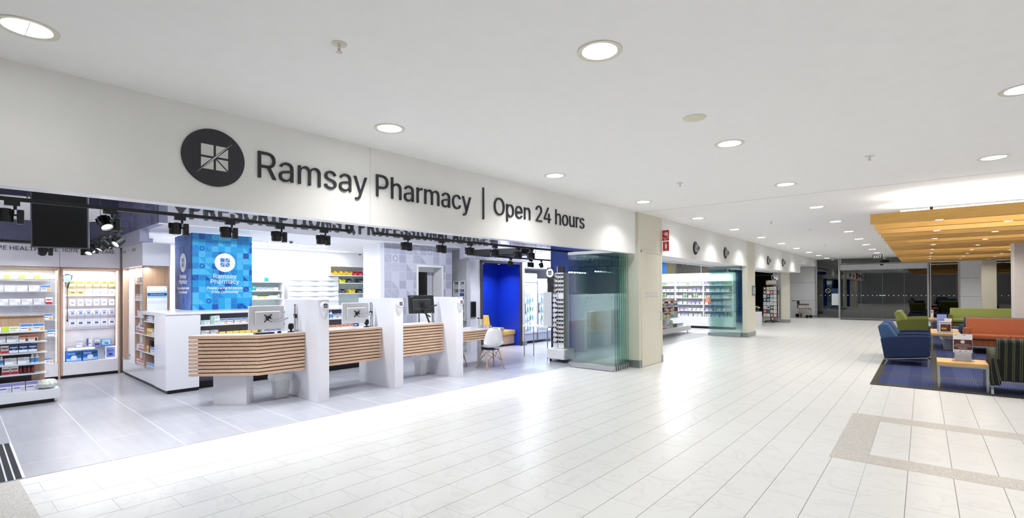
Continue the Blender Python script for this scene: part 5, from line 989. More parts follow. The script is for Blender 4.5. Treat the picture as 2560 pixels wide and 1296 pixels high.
# monitors
def monitor(loc, rz, frame, backc, label, brand=False, tip=0, dark=False):
    o = thing('computer_monitor', label, 'monitor', loc, rz, True, 'monitors on the desks')
    m1 = mat('monitor_'+frame, '#'+frame, .35); m2 = mat('monitor_'+backc, '#'+backc, .4)
    Mt = Matrix.Rotation(tip, 4, 'Y')
    part('casing', MB().box(-.015, .012, -.255, .255, -.17, .17, m1, Mt), o, bev=.008)
    part('rear_cover', MB().box(.010, .04, -.18, .18, -.11, .09, m2, Mt), o, bev=.012)
    part('screen', MB().box(-.0165, -.0145, -.24, .24, -.155, .155, mat('screen_black', '#101216', .15), Mt), o, 'dark screen')
    br = MB()
    for a in (45, 135, 225, 315): br.box(.04, .048, -.006, .075, -.006, .006, BLACK, Mt @ T(0, 0, -.01) @ Matrix.Rotation(R(a), 4, 'X'))
    br.lathe([(.03, .04), (.034, .07), (.001, .072)], BLACK, 12, Mt @ T(.0, 0, -.01) @ Matrix.Rotation(R(90), 4, 'Y'))
    part('vesa_bracket', br, o, 'black cross bracket')
    am = MB().tube([(.06, .0, -.02), (.07, .05, -.05), (.06, .16, -.055), (.02, .30, -.02)], .014, BLACK if dark else ALU, 8)
    part('arm', am, o)
    if dark: part('gas_arm', MB().tube([(.06, .0, -.05), (.07, .06, -.17), (.04, .14, -.34)], .018, BLACK, 8).tube([(.05, .04, -.16), (.02, .17, -.24)], .014, BLACK, 8), o, 'black folding arm')
    if brand: part('lettering', addtext(MB(), SW, 'Lenovo', .014, Mt @ T(.0125, -.22, .135), extr=.0008), o)
    return o
def armpole(y, z1=1.39):
    o = thing('monitor_pole', f'silver monitor-arm pole beside the partition, {["left", "middle", "right"][armpole.n]} desk', 'pole', (-7.46, y, .993), 0, True, 'monitor poles'); armpole.n += 1
    part('pole', MB().tube([(0, 0, 0), (0, 0, z1-.993)], .016, CHROME if armpole.n < 3 else ALU, 12), o)
    part('cap', MB().lathe([(.018, z1-.993), (.018, z1-.985), (.001, z1-.983)], BLACK, 12), o); part('clamp', MB().box(-.03, .03, -.03, .03, 0, .02, ALU).lathe([(.022, .2), (.024, .21), (.024, .25), (.022, .26)], BLACK, 12), o)
    part('cable', MB().tube([(.02, -.02, .24), (.05, -.05, .15), (.04, -.02, .06), (.03, 0, .01)], .004, SW if armpole.n < 3 else BLACK, 6), o)
armpole.n = 0
monitor((-7.36, 3.0, 1.225), R(4), 'e4e4e8', 'dcdce0', 'white monitor seen from behind on the left angled desk')
monitor((-7.36, 4.42, 1.235), R(4), 'e4e4e8', 'dcdce0', 'white monitor seen from behind on the middle desk')
monitor((-7.36, 5.78, 1.345), R(-14), '2c2d33', '3a3b42', 'black monitor tilted on a folding arm at the right desk', brand=True, tip=R(-8), dark=True)
armpole(3.46); armpole(4.77); armpole(6.12)
def small_terminal(loc, label):
    o = thing('card_terminal', label, 'card terminal', loc, R(20), True, 'card terminals')
    part('head', MB().lathe([(.001, .13), (.03, .125), (.042, .09), (.038, .05), (.02, .035), (.001, .03)], BLACK, 16), o, bev=0)
    part('stem', MB().lathe([(.014, .0), (.014, .04)], BLACK, 10), o); part('foot', MB().lathe([(.05, 0), (.05, .008), (.02, .014)], BLACK, 16), o)
small_terminal((-7.38, 3.36, .993), 'small black round-headed terminal on the left desk'); small_terminal((-7.38, 4.64, .993), 'small black round-headed terminal on the middle desk')
for loc, l in (((-7.40, 2.98, .993), 'left angled desk'),):
    solo('keyboard', MB().box(-.05, .05, -.13, .13, 0, .018, BLACK), 'black keyboard on the '+l, 'keyboard', loc, 0, True, bev=.004)
solo('mouse', MB().lathe([(.001, .03), (.02, .026), (.03, .01), (.028, 0)], BLACK, 14), 'small black mouse on the left angled desk', 'mouse', (-7.36, 3.18, .993), 0, True)
# waste bins
def waste_bin(loc, label, liner=True, col='eceef0', rz=0, sc=1, shop=True, grp='white waste bins', metal=False):
    o = thing('waste_bin', label, 'bin', loc, rz, shop, grp, tilt=Matrix.Scale(sc, 4))
    m1 = mat('bin_body_'+col, '#'+col, .3, metal=.6 if metal else 0); a, b, a2, b2 = .075, .10, .10, .135
    vs = []; n = 20; m = MB()
    def ring(a, b, z): return [(math.copysign(abs(cos(t))**.5, cos(t))*a, math.copysign(abs(sin(t))**.5, sin(t))*b, z) for t in [2*pi*k/n for k in range(n)]]
    def loft(rs_, mt, mm):
        vs = [p for r_ in rs_ for p in r_]; mm.add(vs, [(i*n+k, i*n+(k+1) % n, (i+1)*n+(k+1) % n, (i+1)*n+k) for i in range(len(rs_)-1) for k in range(n)], mt)
    loft([ring(.01, .01, .004), ring(a, b, .0), ring(a2, b2, .34), ring(a2+.008, b2+.008, .345), ring(a2+.008, b2+.008, .36), ring(a2-.006, b2-.006, .36), ring(a-.006, b-.006, .02)], m1, m); part('tub', m, o)
    if liner:
        rr = random.Random(label); lm = mat('bin_liner', '#f4f6f8', .3, bump=.4, scale=30); m = MB()
        def wr(a, b, z, j): return [(x*(1+rr.uniform(-j, j)), y*(1+rr.uniform(-j, j)), zz+rr.uniform(-j, j)*.15) for x, y, zz in ring(a, b, z)]
        loft([wr(a2-.02, b2-.02, .30, .02), wr(a2+.0, b2+.0, .372, .03), wr(a2+.02, b2+.022, .365, .05), wr(a2+.026, b2+.028, .31, .08), wr(a2+.012, b2+.03, .27, .12)], lm, m); part('liner', m, o, 'loose plastic liner')
    return o
waste_bin((-7.60, 3.30, 0), 'white waste bin with a plastic liner under the left angled desk')
waste_bin((-7.58, 5.93, 0), 'white waste bin with a knotted liner under the right desk', sc=1.0, rz=R(90))
# ---------------------------------------------------------------- shell chairs
def shell_chair(loc, rz, label):
    o = thing('shell_chair', label, 'chair', loc, rz, True, 'white shell chairs')
    m = MB(); nu, nv = 14, 22; vs = []
    prof = [(.21, .435), (.19, .45), (.13, .448), (.06, .432), (-.02, .422), (-.09, .425), (-.14, .44), (-.175, .475), (-.195, .53), (-.208, .60), (-.22, .68), (-.235, .75), (-.245, .80), (-.25, .82)]
    wid = [.17, .205, .225, .232, .235, .235, .235, .232, .228, .22, .20, .18, .145, .08]
    for (px_, pz), w_ in zip(prof, wid):
        for j in range(nv+1):
            t = -1+2*j/nv; e = abs(t)**3
            up = .06*e*(1 if pz < .5 else 0)+(.02*e if pz >= .5 else 0); fw = (.07*e if pz >= .5 else .0)
            vs.append((px_+fw, w_*t, pz+up))
    fs = [(i*(nv+1)+j, i*(nv+1)+j+1, (i+1)*(nv+1)+j+1, (i+1)*(nv+1)+j) for i in range(len(prof)-1) for j in range(nv)]
    m.add(vs, fs, mat('shell_plastic', '#eff0f4', .3, var=.01)); s_ = part('seat_shell', m, o)
    md = s_.modifiers.new('solid', 'SOLIDIFY'); md.thickness = .007
    sd = s_.modifiers.new('sub', 'SUBSURF'); sd.levels = 1; sd.render_levels = 1
    for sx in (-1, 1):
        for sy in (-1, 1):
            lg = part('leg', MB().tube([(sx*.20-.01, sy*.21, 0), (sx*.115-.01, sy*.13, .39)], .009, LEGW, 10, r2=.015), o)
            part('foot_cap', MB().lathe([(.01, 0), (.011, .012)], BLACK, 10, T(sx*.20-.01, sy*.21, 0)), lg)
    w_ = MB()
    for sy in (-1, 1):
        w_.tube([(-.15-.01, sy*.17, .17), (.115-.01, sy*.13, .38)], .0035, BLACK, 6).tube([(.15-.01, sy*.17, .17), (-.115-.01, sy*.13, .38)], .0035, BLACK, 6)
    for sx in (-1, 1):
        w_.tube([(sx*.16-.01, -.165, .17), (sx*.115-.01, .13, .38)], .0035, BLACK, 6).tube([(sx*.16-.01, .165, .17), (sx*.115-.01, -.13, .38)], .0035, BLACK, 6)
    part('wire_bracing', w_, o, 'black wire bracing')
    part('seat_mount', MB().box(-.13, .11, -.13, .13, .385, .395, BLACK).box(-.135, -.115, -.14, .14, .39, .405, BLACK).box(.095, .115, -.14, .14, .39, .405, BLACK), o)
shell_chair((-7.08, 7.32, 0), R(165), 'white shell chair with timber legs, in front of the low slatted table')
shell_chair((-7.80, 6.98, 0), R(20), 'white shell chair half hidden behind the right partition')
# ---------------------------------------------------------------- table display and bench
o = thing('leaflet_holder', 'clear acrylic holder with white leaflets on the low slatted table', 'leaflet holder', (-7.45, 7.45, .798), R(10), True)
part('tray', MB().box(-.05, .05, -.12, .12, 0, .006, CLEAR).box(.05, .054, -.12, .12, 0, .07, CLEAR).box(-.05, -.046, -.12, .12, 0, .16, CLEAR), o)
part('leaflet', MB().box(-.042, -.032, -.11, -.02, .01, .20, SW), o); part('leaflet', MB().box(-.042, -.032, .0, .09, .01, .19, SW), o)
part('clip', MB().box(-.045, -.03, -.09, -.04, .2, .225, BLACK).box(-.045, -.03, .02, .07, .19, .215, BLACK), o)
o = thing('name_card', 'small framed card on the low slatted table', 'card', (-7.40, 7.66, .798), R(10), True)
part('card', MB().box(0, .006, -.05, .05, 0, .055, mat('card_brown', '#8a6450', .4)).box(.006, .007, -.04, .04, .012, .043, SW), o); part('base', MB().box(-.03, .03, -.055, .055, 0, .004, CLEAR), o)
o = thing('bench_seat', 'yellow padded bench on an oak base inside the blue niche', 'bench', (-10.10, 9.28, 0), 0, True)
part('oak_base', MB().box(0, .62, 0, 1.54, .06, .32, OAK), o); part('plinth', MB().box(0, .58, 0, 1.54, 0, .06, DARKGREY), o)
part('seat_cushion', MB().box(.0, .66, .0, 1.55, .32, .45, YELV), o, bev=.025)
part('back_cushion', MB().prism([(.0, .45), (.2, .45), (.12, .88), (0, .88)], 0, 1.0, YELV), o, bev=.02)
for i, (x, y) in enumerate([(-9.66, 9.72), (-9.60, 10.3)]):
    o2 = downlight((x, y, 2.339), f'small round spot in the ceiling of the blue niche, {["left", "right"][i]}', 'spots in the blue niche', r=.05, power=9, col=(.95, .95, 1), shop=True, white=DARKGREY)
struct('baseboard_right', MB().box(-9.2, -9.18, 10.86, 11.03, 0, .12, STEEL), shop=True)
# ---------------------------------------------------------------- fridges
def fridge(y0, w_, ht, label, header):
    o = thing('drinks_fridge', label, 'fridge', (-9.44, y0, 0), 0, True, 'drinks fridges')
    fm = mat('fridge_white', '#e8eaf2', .35)
    part('cabinet', MB().box(-.5, -.0, 0, .02, .08, ht, fm).box(-.5, 0, w_-.02, w_, .08, ht, fm).box(-.5, 0, 0, w_, .08, .32, fm).box(-.5, 0, 0, w_, ht-.1, ht, fm).box(-.5, -.47, .02, w_-.02, .32, ht-.1, mat('fridge_lining', '#f4f6ff', .4)), o)
    d = part('door', MB().box(.001, .035, .0, .045, .30, ht-.06, fm).box(.001, .035, w_-.045, w_, .30, ht-.06, fm).box(.001, .035, .045, w_-.045, .30, .35, fm).box(.001, .035, .045, w_-.045, ht-.11, ht-.06, fm), o)
    part('door_glass', MB().box(.012, .018, .045, w_-.045, .35, ht-.11, CLEAR), d); part('door_handle', MB().box(.035, .06, .012, .028, .9, 1.2, BLACK if not header else ALU), d)
    if header: part('lit_header', MB().box(-.1, .04, .0, w_, ht, ht+.26, mat('fridge_header', '#e8edff', .4, emit=1.1)), o, 'glowing header', bev=.03)
    for k in range(5): part('wire_shelf', MB().box(-.44, -.03, .03, w_-.03, .42+k*.27, .428+k*.27, ALU), o)
    part('grille', MB().box(.0, .02, .02, w_-.02, .1, .28, mat('fridge_grille', '#c2c8da', .4)), o)
    for yy_ in (.05, w_-.05): part('castor', MB().lathe([(.03, 0), (.03, .03)], BLACK, 10, T(-.06, yy_, 0)).tube([(-.06, yy_, .03), (-.06, yy_, .09)], .01, ALU), o)
    lamp('AREA', (-.05, w_/2, ht-.13), 40, (.85, .9, 1), size=.2, size_y=w_-.1, parent=o)
    for ys_ in (.03, w_-.03): lamp('AREA', (-.02, ys_, 1.0), 22, (.85, .9, 1), aim((-.02, ys_, 1.0), (-.4, w_/2, 1.0)), size=.02, size_y=1.3, parent=o)
    rr = random.Random(int(y0*10))
    for k in range(5):
        z = .429+k*.27
        for j in range(5 if w_ > .5 else 4):
            dsc = rr.choice(['pale aqua bottle', 'blue-labelled white bottle', 'green-labelled white bottle', 'pale aqua bottle'])
            goods(dsc, (-9.52, y0+.075+j*(w_-.14)/4, z), 0, True, f'{dsc} in the {"left" if header else "right"} fridge, shelf {["one", "two", "three", "four", "five"][k]} from below, {ORD[j]} from left', 'bottles in the fridges', 1.15)
fridge(11.20, .60, 1.84, 'white glass-door drinks fridge with a glowing rounded header', True)
fridge(11.84, .72, 1.95, 'taller white glass-door drinks fridge to the right, partly hidden', False)
# ---------------------------------------------------------------- sunglasses tower
st_ = thing('sunglasses_stand', 'white revolving sunglasses tower on a white wheeled base', 'display stand', (-6.52, 9.0, 0), 0, True)
part('base', MB().box(-.24, .24, -.2, .2, .07, .30, WMATT), st_, bev=.02)
for sx in (-1, 1):
    for sy in (-1, 1): part('castor', MB().lathe([(.028, -.012), (.03, 0), (.028, .012)], BLACK, 12, T(sx*.17, sy*.14, .03) @ Matrix.Rotation(R(90), 4, 'X')).box(sx*.17-.015, sx*.17+.015, sy*.14-.02, sy*.14+.02, .04, .07, BLACK), st_)
part('tower_panel', MB().box(-.015, .17, -.115, -.1, .32, 1.98, WMATT).box(-.16, -.015, -.06, -.045, .32, 1.98, WMATT).box(-.16, .17, .09, .1, .32, 1.98, WMATT).box(-.0, .02, -.12, .1, .30, 2.12, ALU), st_)
part('turntable', MB().lathe([(.17, .30), (.18, .305), (.18, .32)], WMATT, 28), st_)
part('header', MB().box(-.01, .18, -.11, -.09, 1.99, 2.12, BLACK), st_, 'black header')
part('header_logo', MB().lathe([(.001, .004), (.10, .004), (.10, 0)], WL, 28, T(-.2, -.11, 1.98) @ RYm @ Matrix.Rotation(R(90), 4, 'Y')).box(-.28, -.12, -.108, -.098, 1.55, 2.1, BLACK), st_, 'white round logo on black')
part('logo_symbol', symbol(MB(), .045, CHAR, T(-.2, -.115, 1.98) @ RYm, .001), st_)
def shades(loc, rz, col, label):
    o = thing('sunglasses', label, 'sunglasses', loc, rz, True, 'sunglasses on the tower')
    lm = mat('lens_'+col, '#'+col, .08)
    m = MB()
    for s in (-1, 1): m.prism([(s*.006, .012), (s*.012, -.016), (s*.035, -.022), (s*.058, -.012), (s*.062, .014), (s*.035, .018)][::s], 0, .004, lm, axis='x')
    part('lenses', m, o); part('frame', MB().box(-.001, .005, -.064, .064, .012, .019, BLACK).box(-.06, .0, -.066, -.062, .008, .014, BLACK).box(-.06, .0, .062, .066, .008, .014, BLACK), o)
rs = random.Random(21)
for k in range(17):
    z = 1.93-.092*k
    if k in (5,): continue
    for c_i in range(2): shades((-6.52+.045+.068*c_i*1.05, 9.0-.135, z), R(-90)+rs.uniform(-.1, .1), rs.choice(['17171c', '17171c', '2a2a33', '3a2a22']), f'dark sunglasses on the tower front, {["left", "right"][c_i]} column, {ORD[k]} from the top')
for k in range(14): shades((-6.52-.10, 9.0-.085, 1.86-.11*k), R(-60), rs.choice(['17171c', '4a3a28', '6a6a70']), f'sunglasses on the tower side row, {ORD[k]} from the top')
# side table / grey panel left of the tower
o = thing('display_table', 'small white table with grey upright panel between fridges and sunglasses', 'table', (-7.35, 9.30, 0), 0, True)
part('tabletop', MB().box(-.35, .42, -.22, .2, .72, .75, WMATT), o); part('upright_panel', MB().box(.16, .40, -.05, -.03, .75, 1.55, GREYP), o, 'grey panel')
for sx in (-.32, .38):
    for sy in (-.19, .17): part('leg', MB().tube([(sx, sy, 0), (sx, sy, .72)], .012, ALU), o)
# ---------------------------------------------------------------- folded glass doors
def glass_stack(x0, x1, ys, zt, shop, label, n):
    for i, y in enumerate(ys):
        o = thing('glass_door_leaf', f'{label}, {ORD[i]} leaf from the camera', 'glass door', ((x0+x1)/2, y, 0), 0, shop, 'folded glass door leaves '+label.split()[-1]); h = (x1-x0)/2
        part('pane', MB().box(-h, h, -.006, .006, .11, zt-.06, GREEN), o, 'green-tinted pane')
        part('bottom_rail', MB().box(-h, h, -.02, .02, .012, .11, ALU), o, 'aluminium rail', bev=.002); part('top_rail', MB().box(-h, h, -.02, .02, zt-.06, zt-.002, ALU), o)
        part('edge', MB().box(h-.003, h+.001, -.0062, .0062, .11, zt-.06, GREENE), o); part('lock', MB().tube([(h-.03, -.021, .035), (h-.03, -.0235, .035)], .008, BLACK, 10).tube([(-h+.03, -.021, .035), (-h+.03, -.0235, .035)], .008, BLACK, 10), o)
glass_stack(-5.665, -4.60, [8.68+.092*k for k in range(7)], 2.38, False, 'tall frameless glass door leaf folded beside the pharmacy pillar', 7)
# ================================================================ SECOND SHOP SEEN BEYOND THE PILLAR
S2M = mat('second_shop_floor', '#b4b4b8', .3)
struct('floor', MB().box(-14.9, -5.73, 13.2, 18.2, -.05, .003, S2M).box(-14.9, -6.6, 18.2, 24.2, -.05, .003, S2M))
struct('ceiling', MB().box(-14, -5.75, 10.6, 13.6, 3.1, 3.2, BLKCEIL).box(-14, -5.75, 13.6, 26.7, 3.0, 3.1, WMATT))
olive = mat('olive_glass_panel', '#8b897c', .15, var=.05)
pw = MB().box(-14, -13.9, 13.5, 24, 0, 3.0, WMATT)
for i, x in enumerate((-12.6, -11.2, -10.5, -9.6, -8.4, -7.2)): pw.box(x-.9, x+.28, 23.9, 23.95, 0, 3.0, olive if i != 3 else mat('cream_door', '#d8d0a8', .5)).box(x+.28, x+.34, 23.85, 23.97, 0, 3.0, ALU)
pw.box(-9.35, -9.08, 22.0, 22.1, 0, 3.0, mat('blue_shop_panel', '#3c7fdc', .3))
struct('wall_second', pw)
for i, (x, y) in enumerate([(-8, 12.2), (-8, 15.5), (-7.4, 18.6), (-8.2, 21.2)]):  # hidden luminaires added as strong light for the second shop
    o = thing('troffer_light', 'linear luminaire in the second shop ceiling, hidden by the bulkhead', 'ceiling light', (x, y, 2.99 if y > 13 else 3.09), group='luminaires in the second shop')
    part('housing', MB().box(-.16, .16, -.62, .62, -.06, 0, WMATT), o); part('diffuser', MB().box(-.14, .14, -.6, .6, -.07, -.061, EMC), o)
    lamp('AREA', (0, 0, -.09), 60, (.96, .98, 1), size=.28, size_y=1.2, parent=o)
g2_ = thing('gondola_shelf', 'white low gondola of hair bottles seen past the pillar door', 'shelving', (-7.0, 14.6, 0))
part('base', MB().box(-.3, .42, 0, 3.65, .11, .27, WMATT), g2_); part('back_board', MB().box(-.02, 0, 0, 2.8, .27, 1.25, GREYP), g2_)
for yf in (.1, 3.5):
    for xf in (-.2, .35): part('foot', MB().tube([(xf, yf, 0), (xf, yf, .11)], .015, ALU), g2_)
for z in (.62, .82, 1.02): part('shelf', MB().box(0, .36, 0, 2.72, z-.02, z, WMATT), g2_)
rs = random.Random(31)
for n, z, kk, sc in (('base', .271, ['yellow bottle', 'white and blue carton', 'green-labelled white bottle', 'pink carton', 'dark green carton'], 1.5), ('lower', .621, ['amber bottle', 'pale aqua bottle', 'orange bottle', 'green bottle', 'green-labelled white bottle'], 1.1), ('middle', .821, ['dark-capped red bottle', 'orange bottle', 'blue-labelled white bottle', 'black bottle'], 1.05), ('top', 1.021, ['dark red bottle', 'amber bottle', 'blue-labelled white bottle'], 1.1)):
    fill(f'on the {n} shelf of the far gondola', (-6.72, 15.35, 0), (0, 1), 0, z, 2.0 if z > .3 else 2.5, kk, shop=False, maxh=.3 if z < .3 else .19, rnd=rs, sc=sc)
for i, (y, z) in enumerate([(16.85, 1.021), (17.18, 1.021)]): solo('cardboard_box', MB().box(-.11, .11, -.13, .13, 0, .21-.03*i, mat('kraft', '#b08c70', .8)), f'plain brown cardboard box on the far gondola, {["left", "right"][i]}', 'box', (-6.82, y, z), 0, False, 'brown boxes', bev=.003)
ws = thing('wall_shelving', 'bright white wall shelving across the second shop', 'shelving', (-9.2, 20.4, 0))
part('back_panel', MB().box(0, 3.5, .34, .38, .2, 2.25, WMATT), ws); part('base_cabinet', MB().box(0, 3.5, 0.0, .34, .1, .48, WMATT), ws); part('plinth', MB().box(0, 3.5, .04, .34, 0, .1, BLACK), ws)
part('header', MB().box(0, 3.5, .0, .34, 1.92, 2.25, mat('lit_header_white', '#ffffff', .5, emit=.7)), ws, 'glowing header')
for k in range(5): part('shelf', MB().box(0, 3.5, .02, .34, .70+.26*k, .715+.26*k, WMATT), ws)
for x in (0, 1.17, 2.33, 3.47): part('upright', MB().box(x, x+.03, .01, .34, .48, 1.92, WMATT), ws)
lamp('AREA', (1.75, -.15, 2.2), 70, (.96, .98, 1), size=3.2, size_y=.06, parent=ws)
rs = random.Random(41)
for k, n in enumerate(['base', 'lowest', 'second', 'third', 'fourth', 'top']):
    z = .481 if k == 0 else .45+.26*k+.006
    fill(f'on the {n} shelf of the bright wall shelving', (-9.1, 20.55, 0), (1, 0), R(-90), z, 3.3, ['plain white carton', 'plain white carton', 'green-labelled white bottle', 'violet and white carton', 'plain white carton'], shop=False, maxh=.21, rnd=rs, sc=1.6, gapr=(.01, .06))
solo('poster', MB().box(-.1, .1, -.004, .004, 0, .2, mat('orange_poster', '#ef8a5c', .5, var=.2, scale=30)), 'small orange poster on the bright wall shelving near the glass doors', 'poster', (-6.65, 20.38, 1.07))
for i, (x, y) in enumerate([(-6.9, 17.6), (-6.5, 17.9), (-7.1, 19.0), (-6.6, 19.4)]):
    o = thing('track_spotlight', f'black spotlight under the second shop ceiling, {ORD[i]} from the left', 'spotlight', (x, y, 2.86 if i < 2 else 2.62), .4*i, False, 'spotlights in the second shop')
    part('stem', MB().tube([(0, 0, 0), (0, 0, .14 if i < 2 else .38)], .012, BLACK), o); part('lamp_head', MB().lathe([(.03, .08), (.06, .07), (.065, -.06), (.05, -.065), (.001, -.05)], BLACK, 16, T(0, 0, -.05) @ Matrix.Rotation(.6-.3*i, 4, 'Y')), o)
o = thing('lighting_track', 'black track rail crossing the second shop ceiling', 'lighting track', (-9.0, 17.8, 2.90)); part('rail', MB().box(0, 3, -.02, .02, 0, .03, BLACK), o)
for x in (.3, 2.6): part('suspension_wire', MB().tube([(x, 0, .03), (x, 0, .1)], .004, BLACK, 6), o)
glass_stack(-5.70, -4.64, [17.45+.105*k for k in range(5)], 2.352, False, 'distant frameless glass door leaf folded beside the pillar', 5)
# notice on the second pillar
o = thing('notice_board', 'small grey framed notice on the second cream pillar', 'sign', (-4.44, 18.26, 1.39)); part('frame', MB().box(0, .02, -.19, .19, 0, .31, mat('notice_grey', '#6e7478', .4)), o); part('paper', MB().box(.02, .022, -.16, .16, .03, .27, mat('notice_paper', '#b8bec2', .5, var=.15, scale=25)), o)
# ================================================================ CARD RACK, MIRROR, FLOWERS, WHEELCHAIR
cr = thing('card_rack', 'revolving greeting card rack with a white sign on top and black star base', 'display rack', (-5.56, 26.0, 0), R(-4))
for k in range(5):
    a = k*2*pi/5+.3; part('base_arm', MB().tube([(0, 0, .09), (.30*cos(a), .30*sin(a), .05)], .018, BLACK, 8).lathe([(.001, -.025), (.025, -.02), (.028, 0), (.001, .025)], BLACK, 10, T(.3*cos(a), .3*sin(a), .028)), cr)
part('pole', MB().tube([(0, 0, .05), (0, 0, 1.8)], .02, BLACK), cr)
part('rack_panel', MB().box(-.30, .30, -.14, -.13, .25, 1.70, mat('rack_wire', '#2a2a2c', .5)).box(.29, .30, -.14, .3, .25, 1.70, mat('rack_wire')), cr, 'black wire panels')
for k in range(8): part('wire_pocket', MB().box(-.30, .30, -.17, -.14, .25+.18*k, .268+.18*k, mat('rack_wire')), cr)
o = part('top_sign', MB().box(-.21, .24, -.01, .01, 1.77, 2.0, mat('sign_offwhite', '#ece6e0', .5)).box(-.21, -.12, -.012, -.0101, 1.93, 2.0, cmat('e8804a')), cr, 'white header sign')
m = MB()
for k in range(9): m.box(-.2+.048*k, -.165+.048*k, -.013, -.0101, 1.77, 1.83, cmat(['d05a4a', 'e8c04a', '4a8a5a', 'd88a3a'][k % 4]))
part('coloured_strip', m, o)
rs = random.Random(51); pal = ['f2f0ee', 'f2f0ee', 'f2f0ee', 'f4f2f0', 'eeeef4', 'eeeef4', 'f2f0ee', 'f0ece4', '8a5a58', '3a3a3e', 'd84858', '3c7078', 'e4a898', 'e8dc8c', 'b8d4e4', 'f4f2f0']
nm_ = {'f2f0ee': 'white', 'eeeef4': 'pale lilac', 'f0ece4': 'cream', '8a5a58': 'brown', '3a3a3e': 'black', 'd84858': 'red', '3c7078': 'teal', 'e4a898': 'peach', 'e8dc8c': 'yellow', 'b8d4e4': 'pale blue', 'f4f2f0': 'ivory'}
MR = Matrix.Translation((-5.56, 26.0, 0)) @ RZ(R(-4))
for r_ in range(8):
    for c_i in range(5):
        c = rs.choice(pal); side = c_i == 4
        p = MR @ (Vector((-.225+.15*c_i, -.155, .262+.18*r_)) if not side else Vector((.315, .05, .262+.18*r_)))
        solo('greeting_card', MB().box(-.068, .068, -.003, .003, 0, .172, cmat(c)).box(-.035, .04, -.0042, -.0028, .05, .13, cmat(rs.choice(pal) if rs.random() < .4 else 'e4e2e0')), f'{nm_[c]} greeting card in the revolving rack, row {["one", "two", "three", "four", "five", "six", "seven", "eight"][7-r_]}, {ORD[c_i]} from left', 'greeting card', p, R(-4)+(R(90) if side else 0), False, 'greeting cards in the rack')
o = thing('convex_mirror', 'round convex security mirror on the grey column above the card rack', 'mirror', (-5.40, 26.12, 2.14)); part('mirror_dome', MB().lathe([(.001, .05), (.07, .042), (.13, .015), (.15, 0)], mat('mirror', '#e8e8ee', .03, metal=1), 28, Matrix.Rotation(R(90), 4, 'X')), o); part('rim', MB().lathe([(.148, .0), (.165, .005), (.165, -.02)], WMATT, 28, Matrix.Rotation(R(90), 4, 'X')), o); part('bracket', MB().tube([(0, 0, 0), (0, .1, 0)], .012, ALU), o)
o = thing('flower_stand', 'white pedestal with yellow flowers at the second pillar', 'flower stand', (-5.60, 23.6, 0)); part('pedestal', MB().box(-.16, .16, -.16, .16, 0, .60, WMATT), o, bev=.005)
rr = random.Random(4); m = MB(); gm = mat('leaf_green', '#4a5a38', .6)
for k in range(26):
    a = rr.uniform(0, 6.28); r_ = rr.uniform(.02, .15); m.prism([(0, 0), (.03, .02), (.07, 0), (.03, -.02)], 0, .002, gm, axis='z', M=T(r_*cos(a)*.6, r_*sin(a)*.6, .64+rr.uniform(0, .10)) @ RZ(a) @ Matrix.Rotation(-.6, 4, 'Y'))
part('foliage', m, o, stuff=True); part('pot', MB().lathe([(.07, .60), (.09, .68), (.085, .68), (.07, .62)], DARKGREY, 16), o)
for k in range(7):
    a = k*.9; x, y, z = .09*cos(a), .09*sin(a), .76+.03*(k % 3); part('flower', MB().lathe([(.001, .015), (.03, .02), (.045, .005), (.02, -.01), (.001, -.012)], mat('petal_yellow', '#ecc840' if k % 3 else '#f0e8c0', .6), 10, T(x, y, z)), o)
wc = thing('wheelchair', 'grey and black transit wheelchair parked against the grey clad wall', 'wheelchair', (-5.0, 30.95, 0))
FR = mat('chair_frame', '#b8b0a4', .35, metal=.4); VN = mat('black_vinyl', '#1a1a1e', .5)
part('seat', MB().box(-.22, .33, -.22, .22, .47, .52, VN), wc, bev=.015); part('backrest', MB().box(-.30, -.22, -.21, .21, .52, .94, VN), wc, bev=.02)
for sy in (-1, 1):
    y = sy*.25
    part('side_frame', MB().tube([(-.25, y, .14), (-.27, y, .5), (-.30, y, .90), (-.38, y, .93), (-.50, y, .93)], .013, FR, 8).tube([(-.27, y, .5), (.30, y, .48), (.36, y, .2), (.50, y, .12)], .013, FR, 8).tube([(-.24, y, .25), (.28, y, .22)], .012, FR, 8).tube([(-.28, y, .72), (.20, y, .72), (.20, y, .5)], .012, FR, 8), wc)
    part('hand_grip', MB().tube([(-.50, y, .93), (-.40, y, .93)], .02, BLACK, 8), wc); part('armrest', MB().box(-.24, .22, y-.03, y+.03, .725, .755, VN), wc, bev=.008)
    part('skirt_guard', MB().box(-.22, .1, y-.004, y+.004, .55, .69, mat('guard_pink', '#c9b8b2', .5)), wc)
    MW = Matrix.Rotation(R(90), 4, 'X')
    wh = part('rear_wheel', MB().lathe([(.10, -.02), (.13, -.018), (.138, 0), (.13, .018), (.10, .02), (.10, -.02)], mat('tyre_grey', '#8c8a86', .6), 24, T(-.25, y*1.1, .138) @ MW), wc)
    h_ = MB().lathe([(.001, -.02), (.03, -.02), (.03, .02), (.001, .02)], BLACK, 12, T(-.25, y*1.1, .138) @ MW)
    for k in range(5): h_.box(-.012, .012, 0, .105, -.008, .008, BLACK, T(-.25, y*1.1, .138) @ MW @ RZ(k*2*pi/5))
    part('hub', h_, wh, 'black five-spoke hub')
    part('front_castor', MB().lathe([(.001, -.018), (.07, -.018), (.09, -.01), (.09, .01), (.07, .018), (.001, .018)], BLACK, 20, T(.20+.1*(sy > 0), y, .09) @ MW), wc); part('footplate', MB().box(.42, .60, y-.07, y+.07, .10, .12, BLACK), wc)
